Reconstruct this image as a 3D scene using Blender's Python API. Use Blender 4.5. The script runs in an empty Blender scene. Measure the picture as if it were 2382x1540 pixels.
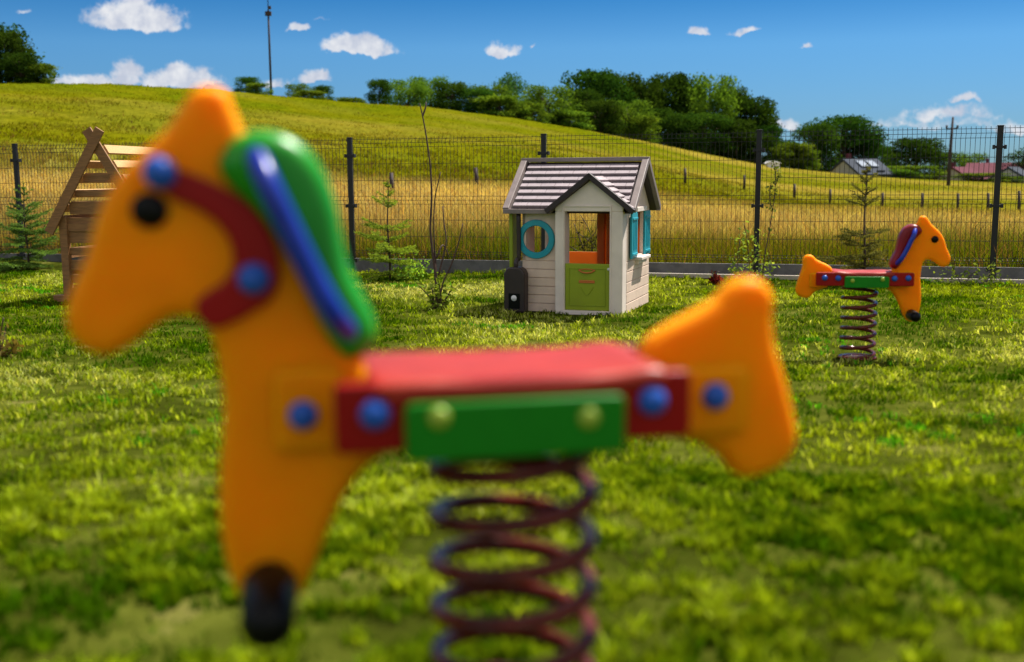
import bpy, math, random
import numpy as np
from mathutils import Vector, Matrix

random.seed(7)
RS = np.random.RandomState(11)
S = bpy.context.scene
COL = S.collection

# ------------------------------------------------------------------ camera
FPX = 2500.0; CX = 1191.0; CY = 770.0          # measured in a 2382 px wide copy of the photo
CAMZ = 1.17
PITCH = math.atan(358 / FPX)
CM = Matrix.Rotation(math.radians(90) - PITCH, 3, 'X') @ Matrix.Rotation(-0.006, 3, 'Z')
camd = bpy.data.cameras.new('camera')
cam = bpy.data.objects.new('camera', camd)
COL.objects.link(cam)
cam.matrix_world = Matrix.Translation((0, 0, CAMZ)) @ CM.to_4x4()
camd.sensor_width = 36.0
camd.lens = FPX / 2382.0 * 36.0
camd.clip_start = 0.05
camd.clip_end = 6000
camd.dof.use_dof = True
camd.dof.focus_distance = 10.5
camd.dof.aperture_fstop = 1.75
S.camera = cam

def ray(px, py):
    d = CM @ Vector(((px - CX) / FPX, (CY - py) / FPX, -1.0))
    return d.normalized()
def at_y(px, py, Y):
    d = ray(px, py); t = Y / d.y
    return Vector((d.x * t, Y, CAMZ + d.z * t))
def at_z(px, py, z):
    d = ray(px, py); t = (z - CAMZ) / d.z
    return Vector((d.x * t, d.y * t, z))
def at_r(px, py, r):
    d = ray(px, py); t = r / math.hypot(d.x, d.y)
    return Vector((d.x * t, d.y * t, CAMZ + d.z * t))

# ------------------------------------------------------------------ light
SUN_AZ = math.radians(48)      # clockwise from +Y (behind and to the right)
SUN_EL = math.radians(58)
sd = bpy.data.lights.new('sun', 'SUN'); sd.energy = 5.0; sd.angle = math.radians(0.5); sd.color = (1, .95, .86)
so = bpy.data.objects.new('sun', sd); COL.objects.link(so)
sv = Vector((math.sin(SUN_AZ) * math.cos(SUN_EL), math.cos(SUN_AZ) * math.cos(SUN_EL), math.sin(SUN_EL)))
so.rotation_euler = sv.to_track_quat('Z', 'Y').to_euler()
so.location = (20, 20, 30)

S.view_settings.view_transform = 'Standard'
S.view_settings.look = 'None'
S.view_settings.exposure = 0.86
S.view_settings.gamma = 1
S.render.engine = 'CYCLES'
S.cycles.use_denoising = True
S.cycles.max_bounces = 6
S.cycles.transparent_max_bounces = 6
S.cycles.caustics_reflective = False
S.cycles.caustics_refractive = False

class NT:
    """tiny node-graph writer"""
    def __init__(s, tree): s.t = tree; s.n = tree.nodes; s.l = tree.links
    def node(s, typ, **kw):
        n = s.n.new(typ)
        for k, v in kw.items(): setattr(n, k, v)
        return n
    def put(s, sock, v):
        if isinstance(v, bpy.types.NodeSocket): s.l.new(v, sock)
        elif v is not None: sock.default_value = v
    def m(s, op, a, b=None, c=None, clamp=False):
        n = s.node('ShaderNodeMath', operation=op, use_clamp=clamp)
        s.put(n.inputs[0], a); s.put(n.inputs[1], b); s.put(n.inputs[2], c)
        return n.outputs[0]
    def mix(s, f, a, b, mode='MIX'):
        n = s.node('ShaderNodeMix', data_type='RGBA', blend_type=mode)
        s.put(n.inputs[0], f); s.put(n.inputs[6], a); s.put(n.inputs[7], b)
        return n.outputs[2]
    def noise(s, vec, scale, detail=4, rough=.55, out=0):
        n = s.node('ShaderNodeTexNoise'); s.put(n.inputs['Vector'], vec)
        n.inputs['Scale'].default_value = scale; n.inputs['Detail'].default_value = detail
        n.inputs['Roughness'].default_value = rough
        return n.outputs[out]
    def ramp(s, f, pts):
        n = s.node('ShaderNodeValToRGB'); s.put(n.inputs[0], f)
        e = n.color_ramp.elements
        while len(e) < len(pts): e.new(.5)
        for i, (p, c) in enumerate(pts):
            e[i].position = p; e[i].color = c if len(c) == 4 else (*c, 1)
        return n.outputs[0]
    def sstep(s, x, lo, hi):
        n = s.node('ShaderNodeMapRange', interpolation_type='SMOOTHSTEP')
        s.put(n.inputs[0], x); n.inputs[1].default_value = lo; n.inputs[2].default_value = hi
        return n.outputs[0]

# ------------------------------------------------------------------ world: sky with fair-weather clouds
W = bpy.data.worlds.new('World'); S.world = W; W.use_nodes = True
W.node_tree.nodes.clear()
w = NT(W.node_tree)
sky = w.node('ShaderNodeTexSky', sky_type='NISHITA')
sky.sun_disc = False; sky.sun_elevation = SUN_EL; sky.sun_rotation = SUN_AZ
sky.altitude = 100; sky.air_density = 1.0; sky.dust_density = 0.3; sky.ozone_density = 2.5
hs = w.node('ShaderNodeHueSaturation'); w.l.new(sky.outputs[0], hs.inputs['Color'])
hs.inputs['Saturation'].default_value = 1.15; hs.inputs['Value'].default_value = 1.0
tc = w.node('ShaderNodeTexCoord')
sp0 = w.node('ShaderNodeSeparateXYZ'); w.l.new(tc.outputs['Generated'], sp0.inputs[0])
tint = w.ramp(sp0.outputs[2], [(0, (.165, .30, .50)), (.05, (.175, .315, .51)), (.115, (.19, .375, .55)), (.165, (.072, .27, .45)), (.30, (.06, .22, .42))])
skyc = w.mix(1.0, hs.outputs[0], tint, 'MULTIPLY')
nz = w.noise(tc.outputs['Generated'], 26, 5, .6, 1)
off = w.node('ShaderNodeVectorMath', operation='SUBTRACT'); w.l.new(nz, off.inputs[0]); off.inputs[1].default_value = (.5, .5, .5)
scl = w.node('ShaderNodeVectorMath', operation='MULTIPLY'); w.l.new(off.outputs[0], scl.inputs[0]); scl.inputs[1].default_value = (.042, .042, .03)
add = w.node('ShaderNodeVectorMath', operation='ADD'); w.l.new(tc.outputs['Generated'], add.inputs[0]); w.l.new(scl.outputs[0], add.inputs[1])
sep = w.node('ShaderNodeSeparateXYZ'); w.l.new(add.outputs[0], sep.inputs[0])
az = w.m('ARCTAN2', sep.outputs[0], sep.outputs[1])
el = w.m('ARCSINE', sep.outputs[2])
# centre x, base y, width, height, strength of each cloud
CLOUDS = [(322, 66, 235, 74, 1), (340, 64, 130, 78, 1), (835, 124, 200, 46, 1), (190, 196, 190, 30, .8), (300, 190, 110, 50, .75), (425, 200, 200, 46, .9),
          (688, 69, 62, 20, .8), (738, 192, 110, 30, .85), (640, 196, 84, 22, .6), (1165, 124, 96, 28, .95),
          (1624, 71, 80, 20, .85), (1735, 78, 60, 13, .6), (1878, 114, 44, 10, .6), (2247, 244, 72, 22, .8),
          (2200, 282, 230, 34, .5), (2140, 300, 420, 26, .35), (1830, 300, 120, 24, .6), (62, 38, 40, 10, .35), (748, 48, 44, 6, .35),
          (1240, 112, 22, 8, .5), (1350, 300, 300, 20, .3), (2360, 300, 120, 20, .5),
          (-500, 150, 400, 80, 1), (2900, 120, 350, 80, 1), (3300, 260, 500, 60, .8), (-900, -100, 500, 120, 1)]
best = None; shade = None
for (cx, by, cw, ch, st) in CLOUDS:
    cw *= .86
    d = ray(cx, by)
    a0 = math.atan2(d.x, d.y); e0 = math.asin(d.z)
    u = w.m('MULTIPLY', w.m('SUBTRACT', az, a0), 2 * FPX / cw * .9)
    v = w.m('SUBTRACT', el, e0 + .12 * ch / FPX)
    vu = w.m('MULTIPLY', v, FPX / ch * 1.05)
    vd = w.m('MULTIPLY', v, -FPX / ch * 4.5)
    vv = w.m('MAXIMUM', vu, vd)
    r2 = w.m('ADD', w.m('MULTIPLY', u, u), w.m('MULTIPLY', vv, vv))
    k = w.m('MULTIPLY', w.m('SUBTRACT', 1.0, r2), st)
    best = k if best is None else w.m('MAXIMUM', best, k)
fine = w.noise(tc.outputs['Generated'], 90, 6, .65)
dens = w.m('ADD', best, w.m('MULTIPLY', w.m('SUBTRACT', fine, .5), 1.5))
alpha = w.m('MULTIPLY', w.sstep(dens, 0, .62), w.sstep(best, -.6, .55))
ccol = w.ramp(w.sstep(w.noise(tc.outputs['Generated'], 60, 4, .6), .3, .75), [(0, (3.1, 3.3, 3.9)), (1, (4.9, 4.9, 4.95))])
out = w.mix(w.m('MULTIPLY', alpha, .92), skyc, ccol)
# unseen bright clouds added overhead and behind the camera to fill the shade
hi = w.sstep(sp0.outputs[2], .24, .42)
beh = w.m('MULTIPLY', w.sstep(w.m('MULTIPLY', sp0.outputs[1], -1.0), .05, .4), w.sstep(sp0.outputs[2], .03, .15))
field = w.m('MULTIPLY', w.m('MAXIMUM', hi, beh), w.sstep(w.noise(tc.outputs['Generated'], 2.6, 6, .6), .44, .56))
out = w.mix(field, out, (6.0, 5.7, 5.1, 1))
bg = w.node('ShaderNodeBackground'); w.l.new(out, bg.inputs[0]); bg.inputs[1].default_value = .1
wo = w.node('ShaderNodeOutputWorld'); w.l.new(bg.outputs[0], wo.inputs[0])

# ------------------------------------------------------------------ materials
def mat(name, col, rough=.5, var=.0, scale=20, bump=0, bscale=80, metal=0, coat=0, spec=.5, trans=0, tcol=None, stretch=None, hue2=None):
    m = bpy.data.materials.new(name); m.use_nodes = True
    t = NT(m.node_tree); p = m.node_tree.nodes['Principled BSDF']
    tc = t.node('ShaderNodeTexCoord'); vec = tc.outputs['Object']
    if stretch:
        mp = t.node('ShaderNodeMapping'); t.l.new(vec, mp.inputs[0]); mp.inputs['Scale'].default_value = stretch; vec = mp.outputs[0]
    c2 = hue2 or tuple(c * (1 - var) for c in col)
    nz = t.noise(vec, scale, 6, .6)
    base = t.mix(t.sstep(nz, .35, .68), (*col, 1), (*c2, 1)) if (var or hue2) else None
    if base: t.l.new(base, p.inputs['Base Color'])
    else: p.inputs['Base Color'].default_value = (*col, 1)
    p.inputs['Roughness'].default_value = rough; p.inputs['Metallic'].default_value = metal
    p.inputs['Specular IOR Level'].default_value = spec
    p.inputs['Coat Weight'].default_value = coat; p.inputs['Coat Roughness'].default_value = .12
    if bump:
        b = t.node('ShaderNodeBump'); b.inputs['Strength'].default_value = bump; b.inputs['Distance'].default_value = .004
        t.l.new(t.noise(vec, bscale, 5, .6), b.inputs['Height']); t.l.new(b.outputs[0], p.inputs['Normal'])
    if trans:
        tr = t.node('ShaderNodeBsdfTranslucent'); tr.inputs[0].default_value = (*(tcol or col), 1)
        mx = t.node('ShaderNodeMixShader'); mx.inputs[0].default_value = trans
        t.l.new(p.outputs[0], mx.inputs[1]); t.l.new(tr.outputs[0], mx.inputs[2])
        t.l.new(mx.outputs[0], m.node_tree.nodes['Material Output'].inputs[0])
    return m

def leafmat(name, trans=.45, rough=.6, bright=1.0):
    """foliage: colour of each blade / leaf is stored on the mesh"""
    m = bpy.data.materials.new(name); m.use_nodes = True
    t = NT(m.node_tree); p = m.node_tree.nodes['Principled BSDF']
    a = t.node('ShaderNodeVertexColor', layer_name='leaf')
    oi = t.node('ShaderNodeObjectInfo')
    hv = t.node('ShaderNodeHueSaturation'); t.l.new(a.outputs[0], hv.inputs['Color'])
    t.l.new(t.m('MULTIPLY_ADD', oi.outputs['Random'], .03, .485), hv.inputs['Hue'])
    t.l.new(t.m('MULTIPLY_ADD', oi.outputs['Random'], .35 * bright, .82 * bright), hv.inputs['Value'])
    t.l.new(hv.outputs[0], p.inputs['Base Color']); p.inputs['Roughness'].default_value = rough
    p.inputs['Specular IOR Level'].default_value = .0
    tr = t.node('ShaderNodeBsdfTranslucent')
    t.l.new(t.mix(1, hv.outputs[0], (1.5, 1.35, .55, 1), 'MULTIPLY'), tr.inputs[0])
    mx = t.node('ShaderNodeMixShader'); mx.inputs[0].default_value = trans
    t.l.new(p.outputs[0], mx.inputs[1]); t.l.new(tr.outputs[0], mx.inputs[2])
    t.l.new(mx.outputs[0], m.node_tree.nodes['Material Output'].inputs[0])
    return m

M = dict(
    yellow=mat('orange_yellow_plastic', (.96, .32, .001), .5, .10, 6, .15, 140, spec=.08),
    red=mat('red_plastic', (.30, .002, .002), .42, .12, 8, .12, 140, spec=.22),
    seat=mat('red_seat_sheen_plastic', (.40, .024, .008), .40, .2, 12, .2, 120, spec=.3),  # lighter coral red puts part of the seat's sheen into the colour
    darkred=mat('wine_red_plastic', (.22, .005, .010), .35, .15, 8, spec=.3),
    green=mat('green_plastic', (.006, .215, .006), .42, .15, 8, .1, 140, spec=.22),
    mane=mat('bright_green_plastic', (.010, .30, .012), .34, .15, 8, .1, 140, spec=.35),
    blue=mat('blue_plastic', (.006, .032, .36), .28, .1, 8, spec=.4),
    cap=mat('blue_cap_plastic', (.012, .10, .50), .35, .1, 8, spec=.35),
    bolt=mat('lime_cap_plastic', (.30, .42, .03), .4),
    black=mat('black_rubber', (.003, .003, .003), .35, spec=.15),
    coil=mat('maroon_enamelled_steel', (.050, .006, .004), .17, .5, 14, spec=.3, hue2=(.13, .016, .006)),
    zinc=mat('dull_steel', (.3, .3, .3), .4, metal=1),
    wall=mat('beige_plastic', (.78, .60, .48), .6, .16, 5, .25, 60, spec=.25),
    frame=mat('off_white_plastic', (.80, .69, .61), .55, .12, 5, .15, 60),
    roof=mat('taupe_roof_plastic', (.36, .30, .32), .5, .2, 7, .25, 60),
    trim=mat('grey_brown_trim_plastic', (.24, .19, .18), .5, .2, 8, .2, 60),
    choc=mat('dark_brown_plastic', (.030, .016, .015), .45, .2, 8, .2, 60),
    lime=mat('olive_lime_plastic', (.27, .34, .004), .45, .12, 6, .1, 60),
    teal=mat('turquoise_plastic', (.012, .33, .42), .45, .12, 7, .1, 60),
    orange=mat('orange_print', (.55, .15, .02), .5),
    amber=mat('painted_sun_glow_plastic', (.62, .28, .06), .6, .2, 6, trans=.5, tcol=(.8, .32, .06)),  # sun glowing through the beige plastic is painted in as orange
    white=mat('white_plastic', (.7, .7, .7), .4),
    wood=mat('brown_pine', (.30, .14, .045), .7, .35, 9, .5, 60, stretch=(1, 9, 9)),
    wood2=mat('tan_pine', (.62, .37, .14), .7, .3, 9, .5, 60, stretch=(1, 9, 9)),  # lighter tan pine for the roof boards and shelf
    fence=mat('anthracite_coated_steel', (.007, .006, .007), .5, .2, 10),
    conc=mat('grey_concrete', (.15, .145, .15), .9, .35, 7, .6, 60),
    kerb=mat('pale_concrete', (.46, .40, .34), .9, .25, 9, .5, 60),
    bark=mat('grey_brown_bark', (.09, .055, .04), .9, .4, 25, .6, 90),
    twig=mat('brown_twig_bark', (.085, .045, .035), .8, .35, 25),
    post=mat('weathered_field_post', (.045, .028, .03), .85, .3, 25),
    plaster=mat('pale_plaster', (.45, .43, .42), .9, .12, 2),
    rooftile=mat('faded_red_roof_tiles', (.13, .04, .055), .9, .2, 3, spec=.1),
    slate=mat('grey_blue_roof_sheet', (.045, .055, .075), .85, .2, 3, spec=.1),
    glass=mat('skylight_glass', (.10, .14, .2), .25, spec=.4),
    leaf=leafmat('leaves', .38), grass=leafmat('grass_blades', .38, .55), hay=leafmat('meadow_blades', .45, .7),
    needle=leafmat('spruce_needles', .3, .6),
)

# ------------------------------------------------------------------ mesh helpers
_y = M['yellow'].node_tree.nodes['Principled BSDF']
_y.inputs['Subsurface Weight'].default_value = 1.0
_y.inputs['Subsurface Radius'].default_value = (1.0, .50, .02)
_y.inputs['Subsurface Scale'].default_value = .032

class MB:
    def __init__(s): s.v = []; s.f = []
    def add(s, vs, fs):
        o = len(s.v); s.v += [tuple(v) for v in vs]; s.f += [tuple(i + o for i in f) for f in fs]; return s
    def box(s, c, d, R=None):
        vs = []
        for x in (-.5, .5):
            for y in (-.5, .5):
                for z in (-.5, .5):
                    p = Vector((x * d[0], y * d[1], z * d[2]))
                    if R: p = R @ p
                    vs.append(p + Vector(c))
        return s.add(vs, [(0, 1, 3, 2), (4, 6, 7, 5), (0, 4, 5, 1), (2, 3, 7, 6), (0, 2, 6, 4), (1, 5, 7, 3)])
    def prism(s, poly, axis, a, b):
        """poly in the two other axes, extruded along axis from a to b"""
        n = len(poly); vs = []
        for t in (a, b):
            for (p, q) in poly:
                vs.append({'x': (t, p, q), 'y': (p, t, q), 'z': (p, q, t)}[axis])
        fs = [tuple(range(n))[::-1], tuple(range(n, 2 * n))] + [(i, (i + 1) % n, n + (i + 1) % n, n + i) for i in range(n)]
        return s.add(vs, fs)
    def beam(s, a, b, wd, ht, up=(0, 0, 1)):
        a = Vector(a); b = Vector(b); d = (b - a); L = d.length; d.normalize()
        y = Vector(up).cross(d).normalized(); z = d.cross(y)
        R = Matrix((d, y, z)).transposed()
        return s.box((a + b) / 2, (L, wd, ht), R)
    def tube(s, pts, r, n=8, closed=False, cap=True):
        pts = [Vector(p) for p in pts]; N = len(pts); vs = []; fs = []
        rr = r if hasattr(r, '__len__') else [r] * N
        t = (pts[1] - pts[0]).normalized()
        nrm = t.orthogonal().normalized()
        for i, p in enumerate(pts):
            t2 = ((pts[(i + 1) % N] - pts[i - 1]) if closed else (pts[min(i + 1, N - 1)] - pts[max(i - 1, 0)])).normalized()
            nrm = (nrm - t2 * nrm.dot(t2)).normalized(); bn = t2.cross(nrm)
            for k in range(n):
                a = 2 * math.pi * k / n
                vs.append(p + (nrm * math.cos(a) + bn * math.sin(a)) * rr[i])
        for i in range(N if closed else N - 1):
            j = (i + 1) % N
            for k in range(n):
                fs.append((i * n + k, i * n + (k + 1) % n, j * n + (k + 1) % n, j * n + k))
        if cap and not closed:
            fs.append(tuple(range(n))[::-1]); fs.append(tuple(range((N - 1) * n, N * n)))
        return s.add(vs, fs)
    def dome(s, c, axis, r, h, n=20, m=6):
        """spherical cap of radius r and height h, standing on c along axis"""
        ax = Vector(axis).normalized(); u = ax.orthogonal().normalized(); v = ax.cross(u); c = Vector(c)
        vs = []; fs = []
        for i in range(m):
            a = math.pi / 2 * i / m
            for k in range(n):
                b = 2 * math.pi * k / n
                vs.append(c + (u * math.cos(b) + v * math.sin(b)) * r * math.cos(a) + ax * h * math.sin(a))
        vs.append(c + ax * h)
        for i in range(m - 1):
            for k in range(n): fs.append((i * n + k, i * n + (k + 1) % n, (i + 1) * n + (k + 1) % n, (i + 1) * n + k))
        for k in range(n): fs.append(((m - 1) * n + k, (m - 1) * n + (k + 1) % n, m * n))
        fs.append(tuple(range(n))[::-1])
        return s.add(vs, fs)
    def build(s, name, m, parent=None, smooth=False, bevel=0):
        me = bpy.data.meshes.new(name); me.from_pydata(s.v, [], s.f); me.update()
        return link(name, me, m, parent, smooth, bevel)

def link(name, me, m, parent=None, smooth=False, bevel=0):
    if m is not None: me.materials.append(m)
    o = bpy.data.objects.new(name, me); COL.objects.link(o)
    if smooth: me.polygons.foreach_set('use_smooth', [True] * len(me.polygons))
    if bevel:
        b = o.modifiers.new('bevel', 'BEVEL'); b.width = bevel; b.segments = 2; b.limit_method = 'ANGLE'; b.angle_limit = .6
    if parent: o.parent = parent
    return o
def tag(o, label=None, cat=None, group=None, kind=None):
    if label: o['label'] = label
    if cat: o['category'] = cat
    if group: o['group'] = group
    if kind: o['kind'] = kind
    return o
def empty(name, loc, rz=0):
    o = bpy.data.objects.new(name, None); COL.objects.link(o); o.location = loc; o.rotation_euler = (0, 0, rz)
    o.empty_display_size = .1
    return o
def copy_tree(o, parent=None):
    c = o.copy(); COL.objects.link(c); c.parent = parent
    for ch in [x for x in bpy.data.objects if x.parent == o]: copy_tree(ch, c)
    return c
def smooth_loop(pts, k=6):
    """closed Catmull-Rom through the points"""
    n = len(pts); out = []
    for i in range(n):
        p0, p1, p2, p3 = (Vector(pts[(i + j - 1) % n]) for j in range(4))
        for j in range(k):
            t = j / k
            out.append(.5 * ((2 * p1) + (p2 - p0) * t + (2 * p0 - 5 * p1 + 4 * p2 - p3) * t * t + (3 * p1 - p0 - 3 * p2 + p3) * t ** 3))
    return out
def smooth_path(pts, k=8):
    P = [Vector(p) for p in pts]; P = [2 * P[0] - P[1]] + P + [2 * P[-1] - P[-2]]; out = []
    for i in range(1, len(P) - 2):
        p0, p1, p2, p3 = P[i - 1:i + 3]
        for j in range(k):
            t = j / k
            out.append(.5 * ((2 * p1) + (p2 - p0) * t + (2 * p0 - 5 * p1 + 4 * p2 - p3) * t * t + (3 * p1 - p0 - 3 * p2 + p3) * t ** 3))
    out.append(P[-2]); return out
def round_plate(name, pts, thick, bev, m, parent, y0=0, sm=6):
    """a thick plate with rounded rim: outline in local x,z; thickness along local y, centred on y0"""
    loop = smooth_loop([(p[0], p[1], 0) for p in pts], sm) if sm else [Vector((p[0], p[1], 0)) for p in pts]
    cu = bpy.data.curves.new(name, 'CURVE'); cu.dimensions = '2D'; cu.fill_mode = 'BOTH'
    sp = cu.splines.new('POLY'); sp.points.add(len(loop) - 1)
    for i, p in enumerate(loop): sp.points[i].co = (p.x, p.y, 0, 1)
    sp.use_cyclic_u = True
    cu.extrude = max(thick / 2 - bev, .0005); cu.bevel_depth = bev; cu.bevel_resolution = 4; cu.offset = -bev
    tmp = bpy.data.objects.new('tmp', cu); COL.objects.link(tmp)
    dg = bpy.context.evaluated_depsgraph_get()
    me = bpy.data.meshes.new_from_object(tmp.evaluated_get(dg)); me.name = name
    bpy.data.objects.remove(tmp); bpy.data.curves.remove(cu)
    me.transform(Matrix.Translation((0, y0, 0)) @ Matrix.Rotation(math.pi / 2, 4, 'X'))
    o = link(name, me, None, parent, False)
    me.materials.clear(); me.materials.append(m)
    for p in me.polygons: p.material_index = 0; p.use_smooth = len(p.vertices) == 4
    return o
def rrect(x0, z0, x1, z1, r, n=5):
    out = []
    for (cx, cz, a) in ((x1 - r, z1 - r, 0), (x0 + r, z1 - r, 90), (x0 + r, z0 + r, 180), (x1 - r, z0 + r, 270)):
        for i in range(n + 1):
            t = math.radians(a + 90 * i / n); out.append((cx + r * math.cos(t), cz + r * math.sin(t)))
    return out

# value noise
_L = RS.rand(256, 256)
def vnoise(x, y):
    x = np.asarray(x, float); y = np.asarray(y, float)
    xi = np.floor(x).astype(int); yi = np.floor(y).astype(int); fx = x - xi; fy = y - yi
    fx = fx * fx * (3 - 2 * fx); fy = fy * fy * (3 - 2 * fy)
    g = lambda a, b: _L[a % 256, b % 256]
    return (g(xi, yi) * (1 - fx) + g(xi + 1, yi) * fx) * (1 - fy) + (g(xi, yi + 1) * (1 - fx) + g(xi + 1, yi + 1) * fx) * fy
def fbm(x, y, o=4):
    s = 0; a = .5; t = 0
    for i in range(o): s = s + a * vnoise(x * 2 ** i + 17 * i, y * 2 ** i + 5 * i); t += a; a *= .5
    return s / t

# ------------------------------------------------------------------ terrain
def fence_y(x): return 13.42 - .2834 * x
RIDGE = [(-1500, 150), (-600, 170), (0, 190), (250, 190), (500, 204), (700, 223), (850, 236), (1000, 245), (1200, 270), (1350, 295), (1500, 324), (1650, 356),
         (1800, 384), (1950, 399), (2100, 411), (2382, 424), (3000, 428), (4200, 428)]
_ra = []; _rz = []; _rr = []
for px, py in RIDGE:
    R = float(np.interp(px, [-1500, 0, 1191, 1800, 2382, 4200], [55, 62, 85, 105, 130, 130]))
    p = at_r(px, py + 3, R); _ra.append(math.atan2(p.x, p.y)); _rz.append(p.z); _rr.append(R)
_ra = np.array(_ra); _rz = np.array(_rz); _rr = np.array(_rr)
def ground(x, y):
    x = np.asarray(x, float); y = np.asarray(y, float)
    lawn = np.interp(y, [-60, -1, 1.3, 2.6, 4.2, 6.4, 8.8, 12, 16], [.46, .45, .427, .33, .19, .075, .035, -.025, -.04])
    lawn = lawn + .03 * (vnoise(x * .7 + 9, y * .7) - .5)
    r = np.hypot(x, y); a = np.arctan2(x, y)
    aa = np.clip(np.abs(a), 0, math.pi)
    R = np.interp(a, _ra, _rr); z = np.interp(a, _ra, _rz)
    back = np.clip((aa - 1.0) / .6, 0, 1); z = z * (1 - back) + 0 * back
    r0 = 15.5
    t = np.clip((r - r0) / (R - r0), 0, 1)
    up = z * (t ** 1.25)
    over = np.clip(r - R, 0, 400)
    crest = 1 - np.exp(-over / 10)
    up = up - np.clip(z, 0, 99) * .0 - np.minimum(over * .035, 3.0) * crest
    und = (fbm(x * .06 + 3, y * .06 + 8, 3) - .5) * np.clip((r - 18) / 25, 0, 1) * 1.0 * np.clip(1 - (r - R + 8) / 8, 0.12, 1)
    far = -.03 + up + und
    k = np.clip((r - 13.2) / 2.5, 0, 1); k = k * k * (3 - 2 * k); k = k * (1 - back)
    far = far * 1.0
    return lawn * (1 - k) + far * k
def gz(x, y): return float(ground(x, y))

def poly_mesh(name, V, F4=None, F3=None, colors=None, m=None, parent=None, smooth=False):
    me = bpy.data.meshes.new(name)
    V = np.asarray(V, np.float32); me.vertices.add(len(V)); me.vertices.foreach_set('co', V.ravel())
    parts = []; starts = []; n = 0
    for F, k in ((F4, 4), (F3, 3)):
        if F is not None and len(F):
            F = np.asarray(F, np.int32); parts.append(F.ravel()); starts.append(n + np.arange(len(F)) * k); n += F.size
    me.loops.add(n); me.loops.foreach_set('vertex_index', np.concatenate(parts))
    st = np.concatenate(starts).astype(np.int32); me.polygons.add(len(st)); me.polygons.foreach_set('loop_start', st)
    me.update(calc_edges=True)
    if smooth: me.polygons.foreach_set('use_smooth', np.ones(len(st), bool))
    if colors is not None:
        a = me.color_attributes.new('leaf', 'FLOAT_COLOR', 'POINT')
        a.data.foreach_set('color', np.concatenate([colors, np.ones((len(colors), 1))], 1).astype(np.float32).ravel())
    if m: me.materials.append(m)
    o = bpy.data.objects.new(name, me); COL.objects.link(o)
    if parent: o.parent = parent
    return o

# meadow colour: green by the fence, a tan band, then olive slopes
def meadow_col(x, y):
    r = np.hypot(x, y); a = np.arctan2(x, y)
    m1 = fbm(x * .12, y * .12, 4); m2 = fbm(x * .5 + 11, y * .5 + 3, 4); m4 = fbm(x * .05 + 20, y * .16 + 4, 3)
    G = np.array([.050, .075, .001]); YG = np.array([.090, .090, .002]); T = np.array([.42, .335, .13]); TF = np.array([.21, .15, .025])
    band = np.interp(r, [12, 14.5, 17, 21, 27, 32, 45, 70], [.0, .15, .7, .98, .9, .38, .10, .12])
    band = band + np.clip(a / .45, 0, 1) * np.interp(r, [20, 40, 60, 120], [0, .35, .45, .55])
    fa = np.clip((r - 28) / 12, 0, 1)
    band = np.clip(band + ((m1 - .5) * 1.5 + (m2 - .5) * 1.0) * (1 - .35 * fa) + (m4 - .5) * 1.2 * fa, 0, 1)
    c = YG * (1 - band[..., None]) + (T * (1 - fa[..., None]) + TF * fa[..., None]) * band[..., None]
    gr = np.clip(np.interp(r, [12, 15, 19, 30, 50, 80], [1, .6, 0, .1, .3, .35]) + (m2 - .5) * 1.3, 0, 1) * np.clip(1.1 - band * .7, 0, 1)
    return c * (1 - gr[..., None]) + G * gr[..., None], band, fa, m2

# one ground sheet in rings round the origin, out to the horizon
angs = np.concatenate([np.linspace(-.62, .62, 260), np.linspace(.62, 2 * math.pi - .62, 90)[1:-1]])
rads = np.concatenate([np.linspace(.3, 18, 110), np.geomspace(18.3, 170, 130), np.geomspace(180, 2500, 30)])
A, Rr = np.meshgrid(angs, rads)
X = Rr * np.sin(A); Y = Rr * np.cos(A); Z = ground(X, Y)
nr, na = X.shape
V = np.stack([X.ravel(), Y.ravel(), Z.ravel()], 1)
V = np.concatenate([V, [[0, 0, gz(0, 0)]]])
i, j = np.meshgrid(np.arange(nr - 1), np.arange(na), indexing='ij'); j2 = (j + 1) % na
F4 = np.stack([i * na + j, (i + 1) * na + j, (i + 1) * na + j2, i * na + j2], -1).reshape(-1, 4)[:, ::-1]
jj = np.arange(na); F3 = np.stack([np.full(na, len(V) - 1), jj, (jj + 1) % na], 1)
mg = bpy.data.materials.new('ground_soil_and_meadow'); mg.use_nodes = True
t = NT(mg.node_tree); p = mg.node_tree.nodes['Principled BSDF']
geo = t.node('ShaderNodeNewGeometry'); sp = t.node('ShaderNodeSeparateXYZ'); t.l.new(geo.outputs['Position'], sp.inputs[0])
pos = geo.outputs['Position']
beyond = t.sstep(t.m('ADD', sp.outputs[1], t.m('MULTIPLY', sp.outputs[0], .2834)), 13.3, 13.6)
vc = t.node('ShaderNodeVertexColor', layer_name='leaf').outputs[0]
lawnc = t.ramp(t.noise(pos, 3.0, 8, .65), [(.25, (.016, .018, .003)), (.45, (.035, .045, .004)), (.62, (.08, .09, .012)), (.8, (.20, .16, .06))])
mead = t.mix(1, vc, t.ramp(t.noise(pos, 2.2, 10, .75), [(.3, (.68, .72, .6)), (.5, (1.15, 1.15, 1.1)), (.68, (1.8, 1.7, 1.7))]), 'MULTIPLY')
t.l.new(t.mix(beyond, lawnc, mead), p.inputs['Base Color']); p.inputs['Roughness'].default_value = .95; p.inputs['Specular IOR Level'].default_value = .0
bp = t.node('ShaderNodeBump'); bp.inputs['Strength'].default_value = .35; bp.inputs['Distance'].default_value = .05
t.l.new(t.noise(pos, 9, 7, .7), bp.inputs['Height']); t.l.new(bp.outputs[0], p.inputs['Normal'])
go = poly_mesh('ground', V, F4, F3, meadow_col(V[:, 0], V[:, 1])[0], mg, smooth=True); tag(go, 'gently sloping lawn running into a grassy hillside meadow', 'ground', kind='structure')

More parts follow.
